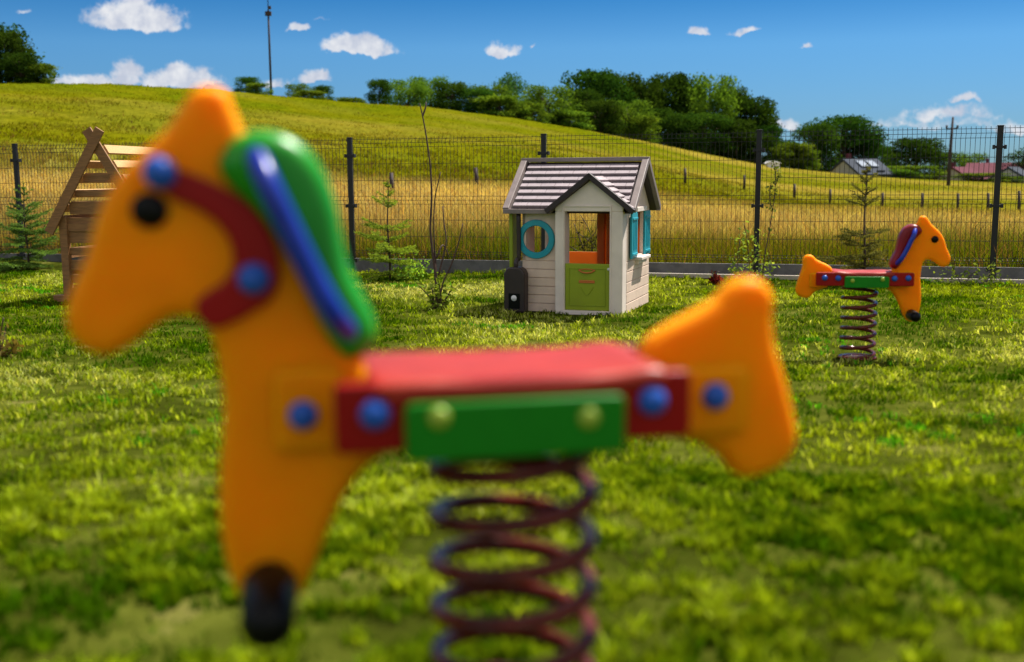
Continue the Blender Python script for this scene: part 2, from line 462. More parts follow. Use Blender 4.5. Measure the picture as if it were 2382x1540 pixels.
# ------------------------------------------------------------------ grass
def blades(name, P, H, Wd, lean, col, m, tip=None):
    """P (n,3) roots; H heights; Wd widths; lean; col (n,3)"""
    n = len(P); a = RS.rand(n) * 2 * math.pi; b = RS.rand(n) * 2 * math.pi
    dx = np.stack([np.cos(a), np.sin(a), np.zeros(n)], 1) * (Wd / 2)[:, None]
    ln = np.stack([np.cos(b), np.sin(b), np.zeros(n)], 1) * (lean * H)[:, None]
    up = np.zeros((n, 3)); up[:, 2] = H
    v0 = P - dx; v1 = P + dx
    mid = P + up * .55 + ln * .3
    v2 = mid + dx * .8; v3 = mid - dx * .8
    v4 = P + up * (1 - .3 * lean[:, None]) + ln
    V = np.stack([v0, v1, v2, v3, v4], 1).reshape(-1, 3)
    o = np.arange(n) * 5
    F4 = np.stack([o, o + 1, o + 2, o + 3], 1); F3 = np.stack([o + 3, o + 2, o + 4], 1)
    C = np.repeat(col[:, None, :], 5, 1)
    if tip is not None: C[:, 4] = tip
    return poly_mesh(name, V, F4, F3, C.reshape(-1, 3), m)
def lerp(a, b, t): return a[None] * (1 - t[:, None]) + b[None] * t[:, None]

def lawn_points(n, r0, r1, half=.56):
    a = (RS.rand(n) * 2 - 1) * half; u = RS.rand(n); r = np.sqrt(r0 * r0 + u * (r1 * r1 - r0 * r0))
    x = r * np.sin(a); y = r * np.cos(a)
    k = y < fence_y(x) - .12
    return x[k], y[k]
xs, ys = [], []
for (n, r0, r1, hf) in ((215000, .9, 3.2, 1.0), (220000, 3.2, 7.5, .92), (340000, 7.5, 15.5, .64)):
    a_, b_ = lawn_points(n, r0, r1, hf); xs.append(a_); ys.append(b_)
x = np.concatenate(xs); y = np.concatenate(ys)
n1 = fbm(x * 1.1, y * 1.1, 4); n2 = fbm(x * 5 + 40, y * 5, 3); n3 = fbm(x * .35 + 7, y * .35 + 2, 2); n4 = fbm(x * 19 + 3, y * 19 + 50, 3)
wear = np.clip((np.hypot(x - 2.07, y - 6.4) - .10) / .28, .08, 1)
keep = RS.rand(len(x)) < wear * np.clip(.03 + 2.6 * (n2 - .38) + 3.2 * (n4 - .46), .03, 1)
x, y, n1, n2, n3, n4 = (q[keep] for q in (x, y, n1, n2, n3, n4))
n = len(x); H = (.009 + .015 * np.clip((n2 - .3) * 2.2, 0, 1) + .020 * np.clip((n4 - .4) * 3, 0, 1) + .014 * RS.rand(n)) * (1 + .7 * (RS.rand(n) < .03))
fd = fence_y(x) - y; H = H * (1 + 1.5 * np.clip(1 - fd / .35, 0, 1))
r = np.hypot(x, y); Wd = (.0045 + .0045 * RS.rand(n)) * np.interp(r, [1, 4, 14], [1.0, 1.0, 1.6])
g1 = np.array([.036, .088, .001]); g2 = np.array([.25, .31, .008]); g3 = np.array([.48, .47, .17]); g4 = np.array([.06, .19, .006])
c = lerp(g1, g2, np.clip((n1 - .40) * 3.0 + (n4 - .5) * 2.0, 0, 1)); dry = np.clip((n3 * .5 + n1 * .6 - .66) * 4 + (n4 - .5) * 1.4 + (RS.rand(n) - .62) * 1.3, 0, 1) * .85
c = c * (1 - dry[:, None]) + g3 * dry[:, None]
wd = (vnoise(x * 9 + 90, y * 9 + 31) * vnoise(x + 5, y + 77) > .60); c[wd] = g4 * (1 + .6 * RS.rand(wd.sum())[:, None])
c = c * (.55 + 1.15 * RS.rand(n)[:, None] ** 1.3) * (.8 + .9 * np.clip(n4 - .35, 0, .5))[:, None]
P = np.stack([x, y, ground(x, y) - .004], 1)
lg = blades('lawn_grass', P, H, Wd, .25 + .6 * RS.rand(n), c, M['grass'])
tag(lg, 'short patchy yellow-green lawn around the spring riders and playhouse', 'grass', kind='stuff')

# meadow, density even over the picture: blades grow coarser with distance
n = 620000
a = (RS.rand(n) * 2 - 1) * .68
rmax = np.interp(a, _ra, _rr) + 6
u = RS.rand(n) ** .85; r = 1 / (1 / 12.0 * (1 - u) + u / rmax)
x = r * np.sin(a); y = r * np.cos(a)
thin = fbm(x * .9 + 60, y * .9 + 9, 3)
k = (y > fence_y(x) + .08) & (RS.rand(n) < np.interp(r, [26, 38, 60], [1, .55, .42]) * np.clip(1 + (thin - .5) * 5 * np.interp(r, [24, 38], [0, 1]), .1, 2))
x, y, r = x[k], y[k], r[k]; n = len(x)
c, band, fa, m2 = meadow_col(x, y)
c = c * np.interp(r, [13, 20, 35], [1.6, 1.0, 1.35])[:, None]
TD = np.array([.28, .17, .055])
rd = (RS.rand(n) < np.interp(r, [15, 40, 60], [.28, .14, .05]))[:, None]
c = np.where(rd, TD * (.6 + .8 * band[:, None]) * (1 - .5 * fa[:, None]), c) * (1 + (RS.rand(n) - .5) * np.interp(r, [20, 60], [.7, .3]))[:, None]
H = np.interp(r, [12, 15, 20, 40, 60, 120], [.30, .42, .38, .16, .085, .11]) * (.55 + .8 * RS.rand(n)) * (.7 + .6 * m2)
near = r < 22; H = np.where(near & (RS.rand(n) < .12), H * 1.45, H)
Wd = np.interp(r, [12, 16, 30, 60, 120], [.007, .010, .022, .04, .08]) * (.6 + .8 * RS.rand(n))
P = np.stack([x, y, ground(x, y) - .02], 1)
mgo = blades('meadow_grass', P, H, Wd, np.interp(r, [20, 40], [.15, .6]) + .5 * RS.rand(n), c, M['hay'], tip=None)
tag(mgo, 'tall golden and green meadow grass covering the hillside beyond the mesh fence', 'meadow grass', kind='stuff')

# ------------------------------------------------------------------ fence
fo = empty('mesh_fence', (5.34, fence_y(5.34), -.02), 0)
tag(fo, 'dark welded wire mesh fence with square posts on a low concrete plinth behind the lawn', 'fence')
fdir = Vector((-2.47, .70, 0)); STEP = fdir.length; fdir.normalize(); fn = Vector((-fdir.y, fdir.x, 0))
if fn.y > 0: fn = -fn                                # towards the camera
BZ = .165                                            # top of plinth above the fence's own zero
HW = [(.04, 0), (.07, 1), (.10, 0), (.29, 0), (.50, 0), (.70, 0), (.75, 1), (.80, 0), (1.0, 0), (1.21, 0), (1.42, 0), (1.47, 1), (1.52, 0)]
def wire(mb, a, b, r=.0031):
    mb.tube([a, b], r, 4, cap=False)
mb = MB()
L = STEP - .07
for (h, k) in HW: wire(mb, Vector((.035, -k * .03, h)), Vector((.035 + L, -k * .03, h)), .0037)
nw = int(L / .05)
for i in range(nw + 1):
    xx = .045 + i * (L - .02) / nw
    pts = [Vector((xx, -k * .03 + .004, h)) for (h, k) in HW]
    pts = [Vector((xx, .004, .012))] + pts + [Vector((xx, .004, 1.545))]
    mb.tube(pts, .0029, 4, cap=False)
rotz = math.atan2(fdir.y, fdir.x)
def flocal(o, k, z=0):
    p = fdir * STEP * k; o.location = (p.x, p.y, z); o.rotation_euler = (0, 0, rotz); return o
def slope_z(k):
    return gz(5.34 + fdir.x * STEP * k, fence_y(5.34 + fdir.x * STEP * k)) * 0 - .004 * k
panel0 = mb.build('wire_panel', M['fence'], fo)
# local +y of a panel points away or towards: flip so folds face the camera
flip = (Vector((-math.sin(rotz), math.cos(rotz), 0)).dot(fn) > 0)
if flip: panel0.data.transform(Matrix.Diagonal((1, -1, 1, 1)))
pst = MB().box((0, 0, .80), (.06, .045, 1.66)).box((0, 0, 1.637), (.066, .051, .016)).build('fence_post', M['fence'], fo, bevel=.003)
clampm = MB().box((0, 0, 0), (.13, .058, .028)).box((-.058, 0, 0), (.022, .07, .045)).box((.058, 0, 0), (.022, .07, .045)).build('clamp', M['fence'], pst, bevel=.002)
slab = MB().box((STEP / 2, 0, .0), (STEP - .062, .05, .34)).build('concrete_plinth', M['conc'], fo, bevel=.004)
KS = list(range(-2, 8))
first = True
for k in KS:
    z = slope_z(k)
    if first: P1, Q1, S1 = panel0, pst, slab
    else:
        P1 = panel0.copy(); COL.objects.link(P1); Q1 = pst.copy(); COL.objects.link(Q1); S1 = slab.copy(); COL.objects.link(S1)
    for q, h in enumerate((1.44, .80, .10)):
        if first and q == 0: c1 = clampm
        else: c1 = clampm.copy(); COL.objects.link(c1)
        c1.parent = Q1; c1.location = (0, 0, h - .03)
    flocal(P1, k, BZ + z); flocal(Q1, k, BZ + z - .09 + .0); flocal(S1, k, BZ - .17 + z)
    first = False
# edging strip at the foot of the plinth, right hand part
e = MB()
for k in (-1.9, -.93, .04, 1.0):
    a = fdir * STEP * k; b = fdir * STEP * (k + .955)
    e.beam(a + fn * .16 + Vector((0, 0, .0)), b + fn * .16 + Vector((0, 0, .0)), .06, .05)
eo = e.build('edging_kerb', M['kerb'], None, bevel=.004); eo.location = (5.34, fence_y(5.34), .005)
tag(eo, 'pale low concrete edging strip at the foot of the fence on the right', 'kerb')

# ------------------------------------------------------------------ spring riders
NR = math.radians(11)
def near_origin():
    d = ray(1192, 1030); Y = 1.30; t = Y / d.y
    return Vector((d.x * t, Y, gz(0, 1.3)))
O1 = near_origin()
Lx = Vector((math.cos(NR), math.sin(NR), 0)); Ly = Vector((-math.sin(NR), math.cos(NR), 0))
C0 = Vector((0, 0, CAMZ))
def L(px, py, yo=0.0):
    """photo pixel -> (x, z) on the rider's own plane y = yo"""
    d = ray(px, py); q = O1 + Ly * yo
    t = (q - C0).dot(Ly) / d.dot(Ly); p = C0 + d * t - O1
    return (p.dot(Lx), p.z)
def LL(pts, yo=0.0): return [L(a, b, yo) for a, b in pts]
HEAD = [(497, 201), (528, 215), (548, 258), (572, 310), (625, 350), (685, 430), (735, 520), (775, 620), (805, 710), (835, 800), (852, 862), (875, 905), (905, 960),
        (912, 1010), (893, 1050), (850, 1085), (810, 1135), (772, 1210), (738, 1295), (705, 1370), (668, 1415), (618, 1432), (570, 1400), (538, 1340), (517, 1250), (510, 1150),
        (514, 1050), (520, 950), (512, 870), (494, 785), (468, 745), (432, 732), (390, 740), (345, 768), (300, 803), (255, 824), (208, 815), (172, 785),
        (155, 740), (160, 695), (182, 640), (205, 585), (217, 535), (236, 480), (266, 425), (308, 375), (352, 335), (388, 300), (414, 262), (440, 222), (465, 204)]
MANE = [(513, 372), (535, 335), (570, 312), (615, 304), (668, 316), (718, 350), (755, 405), (780, 475), (795, 550), (812, 620), (842, 680), (868, 735), (872, 785), (845, 818),
        (808, 825), (775, 800), (745, 750), (715, 685), (683, 615), (640, 545), (590, 482), (545, 440), (518, 405)]
STRAP = [(392, 392), (440, 402), (520, 438), (595, 492), (638, 565), (652, 635), (636, 690), (590, 725), (540, 752), (492, 766), (462, 742), (455, 706), (482, 680), (520, 655), (541, 615),
         (535, 565), (505, 520), (455, 485), (400, 462), (372, 430)]
TAIL = [(1488, 850), (1498, 795), (1545, 757), (1600, 728), (1655, 698), (1690, 662), (1725, 645), (1768, 652), (1793, 690), (1790, 740), (1797, 800), (1817, 870), (1836, 945), (1846, 1010),
        (1830, 1060), (1788, 1092), (1730, 1108), (1695, 1092), (1668, 1058), (1620, 1030), (1560, 1010), (1505, 960)]
def spring_rider(label, loc, rz, far=False):
    Y, RD, MN = M['yellow'], M['red'], (M['darkred'] if far else M['mane'])
    t = empty('spring_rider', loc, rz); tag(t, label, 'spring rider', 'horse spring riders on the lawn')
    yo = .095
    round_plate('head_panel', LL(HEAD), .044, .019, Y, t)
    round_plate('mane', LL(MANE), .092, .026, MN, t)
    round_plate('tail_panel', LL(TAIL), .044, .019, Y, t)
    # spacer blocks between panels and boards
    for (a, b, c, d_) in ((632, 868, 800, 1050), (1560, 862, 1745, 1012)):
        (x0, z1) = L(a, b, -.04); (x1, z0) = L(c, d_, -.04)
        round_plate('clamp_pad', rrect(x0, z0, x1, z1, .012), 0.068, .008, Y, t, sm=0)
    for (a, b, c, d_) in ((800, 910, 860, 1040), (1540, 875, 1585, 1000)):
        (x0, z1) = L(a, b, -.06); (x1, z0) = L(c, d_, -.06)
        round_plate('spacer_block', rrect(x0, z0, x1, z1, .006), .168, .004, RD, t, sm=0)
    xa, za = L(775, 895, -yo); xb, zb = L(1600, 1012, -yo)
    if far: xa = L(628, 900, -yo)[0]; xb = L(1745, 900, -yo)[0]
    ztop = (L(775, 893, -yo)[1] + L(1600, 858, -yo)[1]) / 2; zbot = (L(775, 1055, -yo)[1] + L(1600, 1012, -yo)[1]) / 2
    for s_ in (-1, 1):
        round_plate('side_board', rrect(xa, zbot, xb, ztop, .010), .022, .005, RD, t, y0=s_ * yo, sm=0)
    sp_ = LL([(866, 893), (900, 884), (1000, 880), (1150, 879), (1300, 873), (1420, 862), (1500, 851), (1545, 856), (1550, 880), (1500, 905), (1200, 915), (900, 925), (864, 912)], -yo)
    round_plate('seat', sp_, .222, .014, M['seat'], t)
    gx0, gz1 = L(940, 940, -.112); gx1, gz0 = L(1450, 1046, -.112)
    for s_ in (-1, 1):
        br = round_plate('bracket', rrect(gx0, gz0, gx1, gz1 + .001, .010), .016, .004, M['green'], t, y0=s_ * .114, sm=0)
        for px in (1022, 1370):
            bx, bz = L(px, 972, -.122); MB().dome((bx, s_ * .122, bz), (0, s_, 0), .0125, .008).build('bolt_cap', M['bolt'], br, True)
    capset = [(705, 966, .033 if not far else .106), (872, 964, .106), (1517, 932, .106), (1663, 922, .033 if not far else .106)]
    for (px, py, yy) in capset:
        for s_ in (-1, 1):
            bx, bz = L(px, py, -yy); MB().dome((bx, s_ * yy, bz), (0, s_, 0), .0175, .016).build('end_cap', M['cap'], t, True)
    for s_ in (-1, 1):
        ex, ez = L(346, 490, -.03); MB().dome((ex, s_ * .0210, ez), (0, s_, 0), .021, .012).build('eye', M['black'], t, True)
        fx, fz = L(626, 1388, -.05)
        pts = [(fx, s_ * .02, fz), (fx, s_ * .03, fz), (fx, s_ * .13, fz), (fx, s_ * .142, fz), (fx, s_ * .148, fz)]
        MB().tube(pts, [.033, .033, .029, .021, .007], 18).build('foot_peg', M['black'], t, True)
        hp = LL([(588, 350), (622, 425), (672, 530), (722, 632), (775, 728), (822, 792)], -.07)
        hy = [.030, .066, .070, .070, .066, .030]
        MB().tube(smooth_path([(q[0], s_ * y_, q[1]) for q, y_ in zip(hp, hy)]), .0135, 14).build('grab_handle', M['blue'], t, True)
        if not far:
            st = round_plate('bridle_strap', LL(STRAP, -.034), .014, .005, M['red'], t, y0=s_ * .0265)
            for (px, py) in ((370, 402), (590, 650)):
                bx, bz = L(px, py, -.04); MB().dome((bx, s_ * .033, bz), (0, s_, 0), .0185, .017).build('strap_cap', M['cap'], st, True)
    # coil spring
    pitch = .0605; rad = .097; zl = L(1192, 1190)[1]      # height where the wire passes its leftmost point
    q = -(zbot - .014 - zl) / pitch * 2 * math.pi; pts = []
    while True:
        z = zl - pitch * q / (2 * math.pi)
        if z < .02: break
        pts.append((rad * math.cos(math.pi - q), rad * math.sin(math.pi - q), z)); q += 2 * math.pi / 32
    MB().tube(pts, .0112, 12).build('coil_spring', M['coil'], t, True)
    MB().box((0, 0, zbot - .004), (.215, .20, .010)).build('mounting_plate', M['coil'], t, bevel=.003)
    bpz = MB(); bpz.dome((0, 0, .012), (0, 0, 1), .12, .018, 24, 3); bpz.build('base_flange', M['coil'], t, True)
    return t
spring_rider('large blurred orange horse rider in front with green mane and red bridle', O1, NR)
P2 = at_z(1993, 836, .07)
r2 = spring_rider('orange horse rider farther back at right with wine red mane and no bridle', (P2.x, P2.y, gz(P2.x, P2.y)), math.pi - math.radians(7), True)

# ------------------------------------------------------------------ plastic playhouse
hz = .035
HA = at_z(1447, 733, hz)
TH = math.radians(-19)
Wd_, Dp = .905, .93
ph = empty('plastic_playhouse', (0, 0, 0), TH)
tag(ph, 'beige plastic playhouse with brown shingled roof, green half door and turquoise shutters on the lawn', 'playhouse')
ud = Vector((math.cos(TH), math.sin(TH), 0)); vd = Vector((-math.sin(TH), math.cos(TH), 0))
org = HA - ud * Wd_ + vd * .12
ph.location = (org.x, org.y, hz - .01)
def H_(name, mb, m, par=None, bev=.004, sm=False): return mb.build(name, m, par or ph, sm, bev)
def hole_wall(u0, u1, z0, z1, holes, v0, v1, axis='y'):
    """wall slab in pieces round rectangular openings (sorted along u)"""
    mb = MB(); cu = u0
    def seg(a, b, c, d_):
        if b - a < .001 or d_ - c < .001: return
        if axis == 'y': mb.box(((a + b) / 2, (v0 + v1) / 2, (c + d_) / 2), (b - a, v1 - v0, d_ - c))
        else: mb.box(((v0 + v1) / 2, (a + b) / 2, (c + d_) / 2), (v1 - v0, b - a, d_ - c))
    for (a, b, c, d_) in holes:
        seg(cu, a, z0, z1); seg(a, b, z0, c); seg(a, b, d_, z1); cu = b
    seg(cu, u1, z0, z1); return mb
EV = .865; RG = 1.28
# front wall left part with a round opening, made of a ring-shaped fan plus siding boards
WC = (.125, .62); WR = .118
def disc_wall(u0, u1, z0, z1, c, r, v0, v1, n=48):
    mb = MB(); vs = []; fs = []
    def edge(a):
        dx, dz = math.cos(a), math.sin(a); t = 1e9
        if dx > 1e-6: t = min(t, (u1 - c[0]) / dx)
        if dx < -1e-6: t = min(t, (u0 - c[0]) / dx)
        if dz > 1e-6: t = min(t, (z1 - c[1]) / dz)
        if dz < -1e-6: t = min(t, (z0 - c[1]) / dz)
        return c[0] + dx * t, c[1] + dz * t
    angs_ = sorted(set([2 * math.pi * k / n for k in range(n)] + [math.atan2(b - c[1], a - c[0]) % (2 * math.pi) for a in (u0, u1) for b in (z0, z1)]))
    for v in (v0, v1):
        for a in angs_:
            vs.append((c[0] + r * math.cos(a), v, c[1] + r * math.sin(a))); e = edge(a); vs.append((e[0], v, e[1]))
    m_ = len(angs_)
    for k in range(m_):
        q = (k + 1) % m_
        fs.append((2 * k, 2 * q, 2 * q + 1, 2 * k + 1)); o = 2 * m_
        fs.append((o + 2 * k, o + 2 * k + 1, o + 2 * q + 1, o + 2 * q))
        fs.append((2 * k, o + 2 * k, o + 2 * q, 2 * q)); fs.append((2 * k + 1, 2 * q + 1, o + 2 * q + 1, o + 2 * k + 1))
    return mb.add(vs, fs)
fw = disc_wall(.0, .335, .44, EV + .04, WC, WR, 0, .03)
nb = 6
for i in range(nb):                                  # moulded siding boards below the window
    z0 = .0 + i * .44 / nb; fw.box((.1675, .015 - .003, z0 + .44 / nb / 2 - .002), (.335, .032, .44 / nb - .006))
fw.box((.1675, .018, .22), (.33, .02, .44))
H_('front_wall', fw, M['wall'], bev=.002)
ring = MB()
pr = [(.118, -.022), (.162, -.020), (.166, -.012), (.166, .0), (.113, .0), (.113, -.012)]
n = 56; vs = []; fs = []
for k in range(n):
    a = 2 * math.pi * k / n
    for (r_, v_) in pr: vs.append((WC[0] + r_ * math.cos(a), v_ - .0005, WC[1] + r_ * math.sin(a)))
for k in range(n):
    q = (k + 1) % n
    for i in range(len(pr)): i2 = (i + 1) % len(pr); fs.append((k * 6 + i, k * 6 + i2, q * 6 + i2, q * 6 + i))
ring.add(vs, fs); H_('round_window_frame', ring, M['teal'], bev=0, sm=False)
# porch: frame columns, gable, half door
pf = MB()
pv0, pv1 = -.12, .03
def gable_z(u): return 1.115 - abs(u - .63) * .75
po = MB()
po.box((.3685, (pv0 + pv1) / 2, .43), (.083, pv1 - pv0, .86))
po.box((.851, (pv0 + pv1) / 2, .43), (.108, pv1 - pv0, .86))
po.prism([(.327, .86), (.905, .86), (.905, gable_z(.905)), (.63, 1.115), (.327, gable_z(.327))], 'y', pv0, pv0 + .03)
H_('porch_frame', po, M['frame'], bev=.006)
tr = MB()                                           # moulded surround of the door opening
for (a, b, c, d_) in ((.392, .404, .03, .90), (.797, .809, .03, .90)):
    tr.box(((a + b) / 2, pv0 - .004, (c + d_) / 2), (b - a, .010, d_ - c))
tr.box((.6, pv0 - .004, .905), (.417, .010, .012)); tr.box((.6, pv0 - .002, .018), (.40, .03, .036))
H_('door_surround', tr, M['frame'], bev=.002)
dr = H_('half_door', MB().box((.6025, pv0 + .025, .232), (.384, .024, .392)), M['lime'], bev=.006)
ins = MB()
for (a, b, c, d_) in ((.445, .76, .075, .080), (.445, .76, .385, .390), (.445, .450, .08, .385), (.755, .760, .08, .385)):
    ins.box(((a + b) / 2, pv0 + .011, (c + d_) / 2), (b - a, .008, d_ - c))
ins.tube(smooth_path([(.545, pv0 + .009, .235), (.57, pv0 + .009, .195), (.6, pv0 + .009, .165), (.63, pv0 + .009, .195), (.655, pv0 + .009, .235)]), .003, 6)
H_('door_moulding', ins, M['lime'], dr, .001)
H_('letter_slot', MB().box((.6, pv0 + .010, .278), (.135, .008, .024)).box((.6, pv0 + .007, .284), (.10, .008, .006)), M['orange'], dr, .002)
gm = MB(); gm.tube(smooth_path([(.53, pv0 + .008, .375), (.56, pv0 + .004, .358), (.6, pv0 + .002, .352), (.64, pv0 + .004, .358), (.67, pv0 + .008, .375)]), .006, 8)
gm.tube(smooth_path([(.53, pv0 + .008, .375), (.6, pv0 + .006, .384), (.67, pv0 + .008, .375)]), .004, 8)
H_('door_handle', gm, M['orange'], dr, 0, True)
H_('door_latch', MB().dome((.785, pv0 + .012, .385), (0, -1, 0), .012, .010), M['white'], dr, 0, True)
# right wall with window
SW = [(.36, .66, .47, .84)]
rw = hole_wall(.0, Dp, .44, EV, SW, Wd_ - .03, Wd_, 'x')
for i in range(5):
    z0 = i * .088; rw.box((Wd_ - .013, Dp / 2 + .015, z0 + .042), (.030, Dp - .03, .082))
rw.box((Wd_ - .018, Dp / 2, .22), (.02, Dp - .02, .44))
slope = (RG - EV) / (Dp / 2 + .06)
def roof_z(v): return RG - abs(v - Dp / 2) * slope
rw.prism([(.0, EV), (Dp, EV), (Dp, roof_z(Dp) - .03), (Dp / 2, RG - .035), (.0, roof_z(0) - .03)], 'x', Wd_ - .03, Wd_)
H_('side_wall', rw, M['wall'], bev=.003)
lw = hole_wall(.0, Dp, .0, EV, [(.25, .65, .47, .84)], 0, .03, 'x')
lw.prism([(.0, EV), (Dp, EV), (Dp, roof_z(Dp) - .03), (Dp / 2, RG - .035), (.0, roof_z(0) - .03)], 'x', 0, .03)
H_('side_wall', lw, M['wall'], bev=.003)
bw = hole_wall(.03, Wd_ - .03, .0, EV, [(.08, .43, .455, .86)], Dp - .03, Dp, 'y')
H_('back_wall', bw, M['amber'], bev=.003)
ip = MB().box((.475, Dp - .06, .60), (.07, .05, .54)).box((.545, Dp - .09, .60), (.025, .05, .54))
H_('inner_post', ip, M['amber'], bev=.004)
# window trim and shutters on the right wall
H_('window_header', MB().box((Wd_ + .012, .51, .865), (.030, .38, .04)), M['frame'], bev=.004)
H_('window_sill', MB().box((Wd_ + .03, .51, .445), (.075, .36, .026)).box((Wd_ + .016, .51, .417), (.03, .30, .04)), M['frame'], bev=.004)
for (a, b, ang) in ((.355, .10, 2), (.665, .87, 1)):
    hng = Vector((Wd_ + .012, a, .65)); d_ = 1 if b > a else -1; ln = abs(b - a)
    R_ = Matrix.Rotation(math.radians(-ang * d_), 3, 'Z')
    mbs = MB(); mbs.box(hng + R_ @ Vector((0, d_ * ln / 2, 0)), (.018, ln, .385), R_)
    for zz in (.49, .79): mbs.box(hng + R_ @ Vector((.012, d_ * ln / 2, zz - .65)), (.010, ln * .82, .02), R_)
    for q in (-.25, .0, .25): mbs.box(hng + R_ @ Vector((.011, d_ * ln * (.5 + q), 0)), (.006, .008, .25), R_)
    H_('shutter', mbs, M['teal'], bev=.004)
# main roof: two slopes with overlapping shingle rows
U0, U1 = -.125, Wd_ + .065
rfo = MB(); rbs = MB()
for sgn in (-1, 1):
    ve = Dp / 2 + sgn * (Dp / 2 + .06); ze = EV
    a = Vector((0, Dp / 2, RG)); b = Vector((0, ve, ze)); d = b - a; ln = d.length; d.normalize(); nrm = Vector((0, d.z * -sgn * -1, 0))
    nrm = Vector((1, 0, 0)).cross(d); nrm = nrm if nrm.z > 0 else -nrm
    rbs.add([(U0 + .01, *(a - nrm * .012).yz), (U1 - .01, *(a - nrm * .012).yz), (U1 - .01, *(b - nrm * .012).yz), (U0 + .01, *(b - nrm * .012).yz),
             (U0 + .01, *(a - nrm * .03).yz), (U1 - .01, *(a - nrm * .03).yz), (U1 - .01, *(b - nrm * .03).yz), (U0 + .01, *(b - nrm * .03).yz)],
            [(0, 1, 2, 3), (7, 6, 5, 4), (0, 3, 7, 4), (1, 5, 6, 2), (0, 4, 5, 1), (3, 2, 6, 7)])
    nrow = 7
    for i in range(nrow):
        s0 = .045 + i * (ln - .07) / nrow; s1 = s0 + (ln - .07) / nrow - .020
        ncol = 8; offc = (i % 2) * .5
        for j in range(-1, ncol):
            ua = U0 + .05 + (j + offc) * (U1 - U0 - .1) / ncol; ub = ua + (U1 - U0 - .1) / ncol - .003
            ua = max(ua, U0 + .05); ub = min(ub, U1 - .05)
            if ub - ua < .01: continue
            cpt = [a + d * s0, a + d * s1]
            vs = []
            for u_ in (ua, ub):
                for q_, (cc, lift) in enumerate(((cpt[0], .002), (cpt[1], .018))):
                    vs.append((u_, *(cc + nrm * lift).yz)); vs.append((u_, *(cc - nrm * .013).yz))
            rfo.add(vs, [(0, 2, 6, 4), (1, 5, 7, 3), (0, 4, 5, 1), (2, 3, 7, 6), (0, 1, 3, 2), (4, 6, 7, 5)])
rf = H_('roof', rbs, M['choc'], bev=0); H_('shingles', rfo, M['roof'], rf, 0)  # slab coloured dark so the row gaps read as shadow lines
rt = MB()
for sgn in (-1, 1):
    ve = Dp / 2 + sgn * (Dp / 2 + .066); ze = EV - .006
    for uu in (U0, U1): rt.beam((uu, Dp / 2 + sgn * .004, RG + .006), (uu, ve, ze + .008), .055, .05, up=(0, 0, 1))
    rt.box(((U0 + U1) / 2, ve - sgn * .0, ze - .002), (U1 - U0 + .05, .045, .04)) if sgn > 0 else (rt.box(((U0 + .275) / 2 - .01, ve, ze - .002), (.275 - U0 + .02, .045, .04)))
rt.box(((U0 + U1) / 2, Dp / 2, RG + .014), (U1 - U0 + .056, .06, .035))
H_('roof_trim', rt, M['trim'], rf, .004)
# porch gable roof
gp = MB(); gt = MB(); pk = (.63, 1.155)
for sgn in (-1, 1):
    ft = (.63 + sgn * .365, .868)
    d = Vector((ft[0] - pk[0], 0, ft[1] - pk[1])); ln = d.length; d.normalize(); nrm = Vector((-d.z * sgn, 0, abs(d.x))); nrm = Vector((sgn * abs(d.z), 0, abs(d.x)))
    V_ = lambda s_, v_, l_: tuple(Vector((pk[0], 0, pk[1])) + d * s_ + nrm * l_ + Vector((0, v_, 0)))
    def vback(z): return min(Dp / 2, Dp / 2 - (RG - z) / slope) + .02
    vb0 = vback(pk[1]); vb1 = vback(ft[1])
    gp.add([V_(0, -.15, -.006), V_(ln, -.15, -.006), V_(ln, max(vb1, -.03), -.006), V_(0, vb0, -.006), V_(0, -.15, -.022), V_(ln, -.15, -.022), V_(ln, max(vb1, -.03), -.022), V_(0, vb0, -.022)],
           [(0, 1, 2, 3), (7, 6, 5, 4), (0, 4, 5, 1), (1, 5, 6, 2), (2, 6, 7, 3), (3, 7, 4, 0)])
    nr_ = 6
    for i in range(nr_):
        s0 = .02 + i * (ln - .03) / nr_; s1 = s0 + (ln - .03) / nr_ - .010
        zz = pk[1] + d.z * s1; vb = vback(zz)
        cols = 3
        for j in range(cols):
            va = -.125 + (j + (i % 2) * .5 - .5) * .13; vb_ = va + .127
            va = max(va, -.125); vb_ = min(vb_, vb)
            if vb_ - va < .01: continue
            vs = []
            for v_ in (va, vb_):
                for (ss, lf) in ((s0, .004), (s1, .018)): vs.append(V_(ss, v_, lf)); vs.append(V_(ss, v_, -.006))
            gp.add(vs, [(0, 2, 6, 4), (1, 5, 7, 3), (0, 4, 5, 1), (2, 3, 7, 6), (0, 1, 3, 2), (4, 6, 7, 5)])
    gt.beam(V_(-.012, -.152, -.004), V_(ln + .012, -.152, -.004), .045, .045, up=(0, 1, 0))
gr_ = H_('porch_roof', gp, M['roof'], bev=0)
H_('porch_fascia', gt, M['choc'], gr_, .004)
# rain barrel with downpipe on the left front corner
rb = MB(); rb.prism([(x_, z_) for x_, z_ in [(-.125, .0), (.062, .0), (.062, .33), (.045, .365), (.015, .385), (-.08, .385), (-.108, .365), (-.125, .33)]], 'y', -.14, -.025)
bo = H_('rain_barrel', rb, M['choc'], bev=.012)
pp = MB(); pp.tube(smooth_path([(-.035, -.07, .38), (-.035, -.07, .42), (-.03, -.045, .45), (-.022, -.035, .48), (-.022, -.035, .86)], 5), .019, 12)
H_('downpipe', pp, M['choc'], bo, 0, True)
H_('barrel_recess', MB().box((-.03, -.1425, .10), (.10, .008, .13)), M['black'], bo, .003)
kn = MB().dome((-.03, -.147, .125), (0, -1, 0), .026, .012).dome((-.03, -.158, .125), (0, -1, 0), .010, .012)
H_('tap_knob', kn, M['white'], bo, 0, True)
H_('side_panel', MB().box((-.105, .07, .62), (.034, .14, .50)), M['lime'], bev=.008)
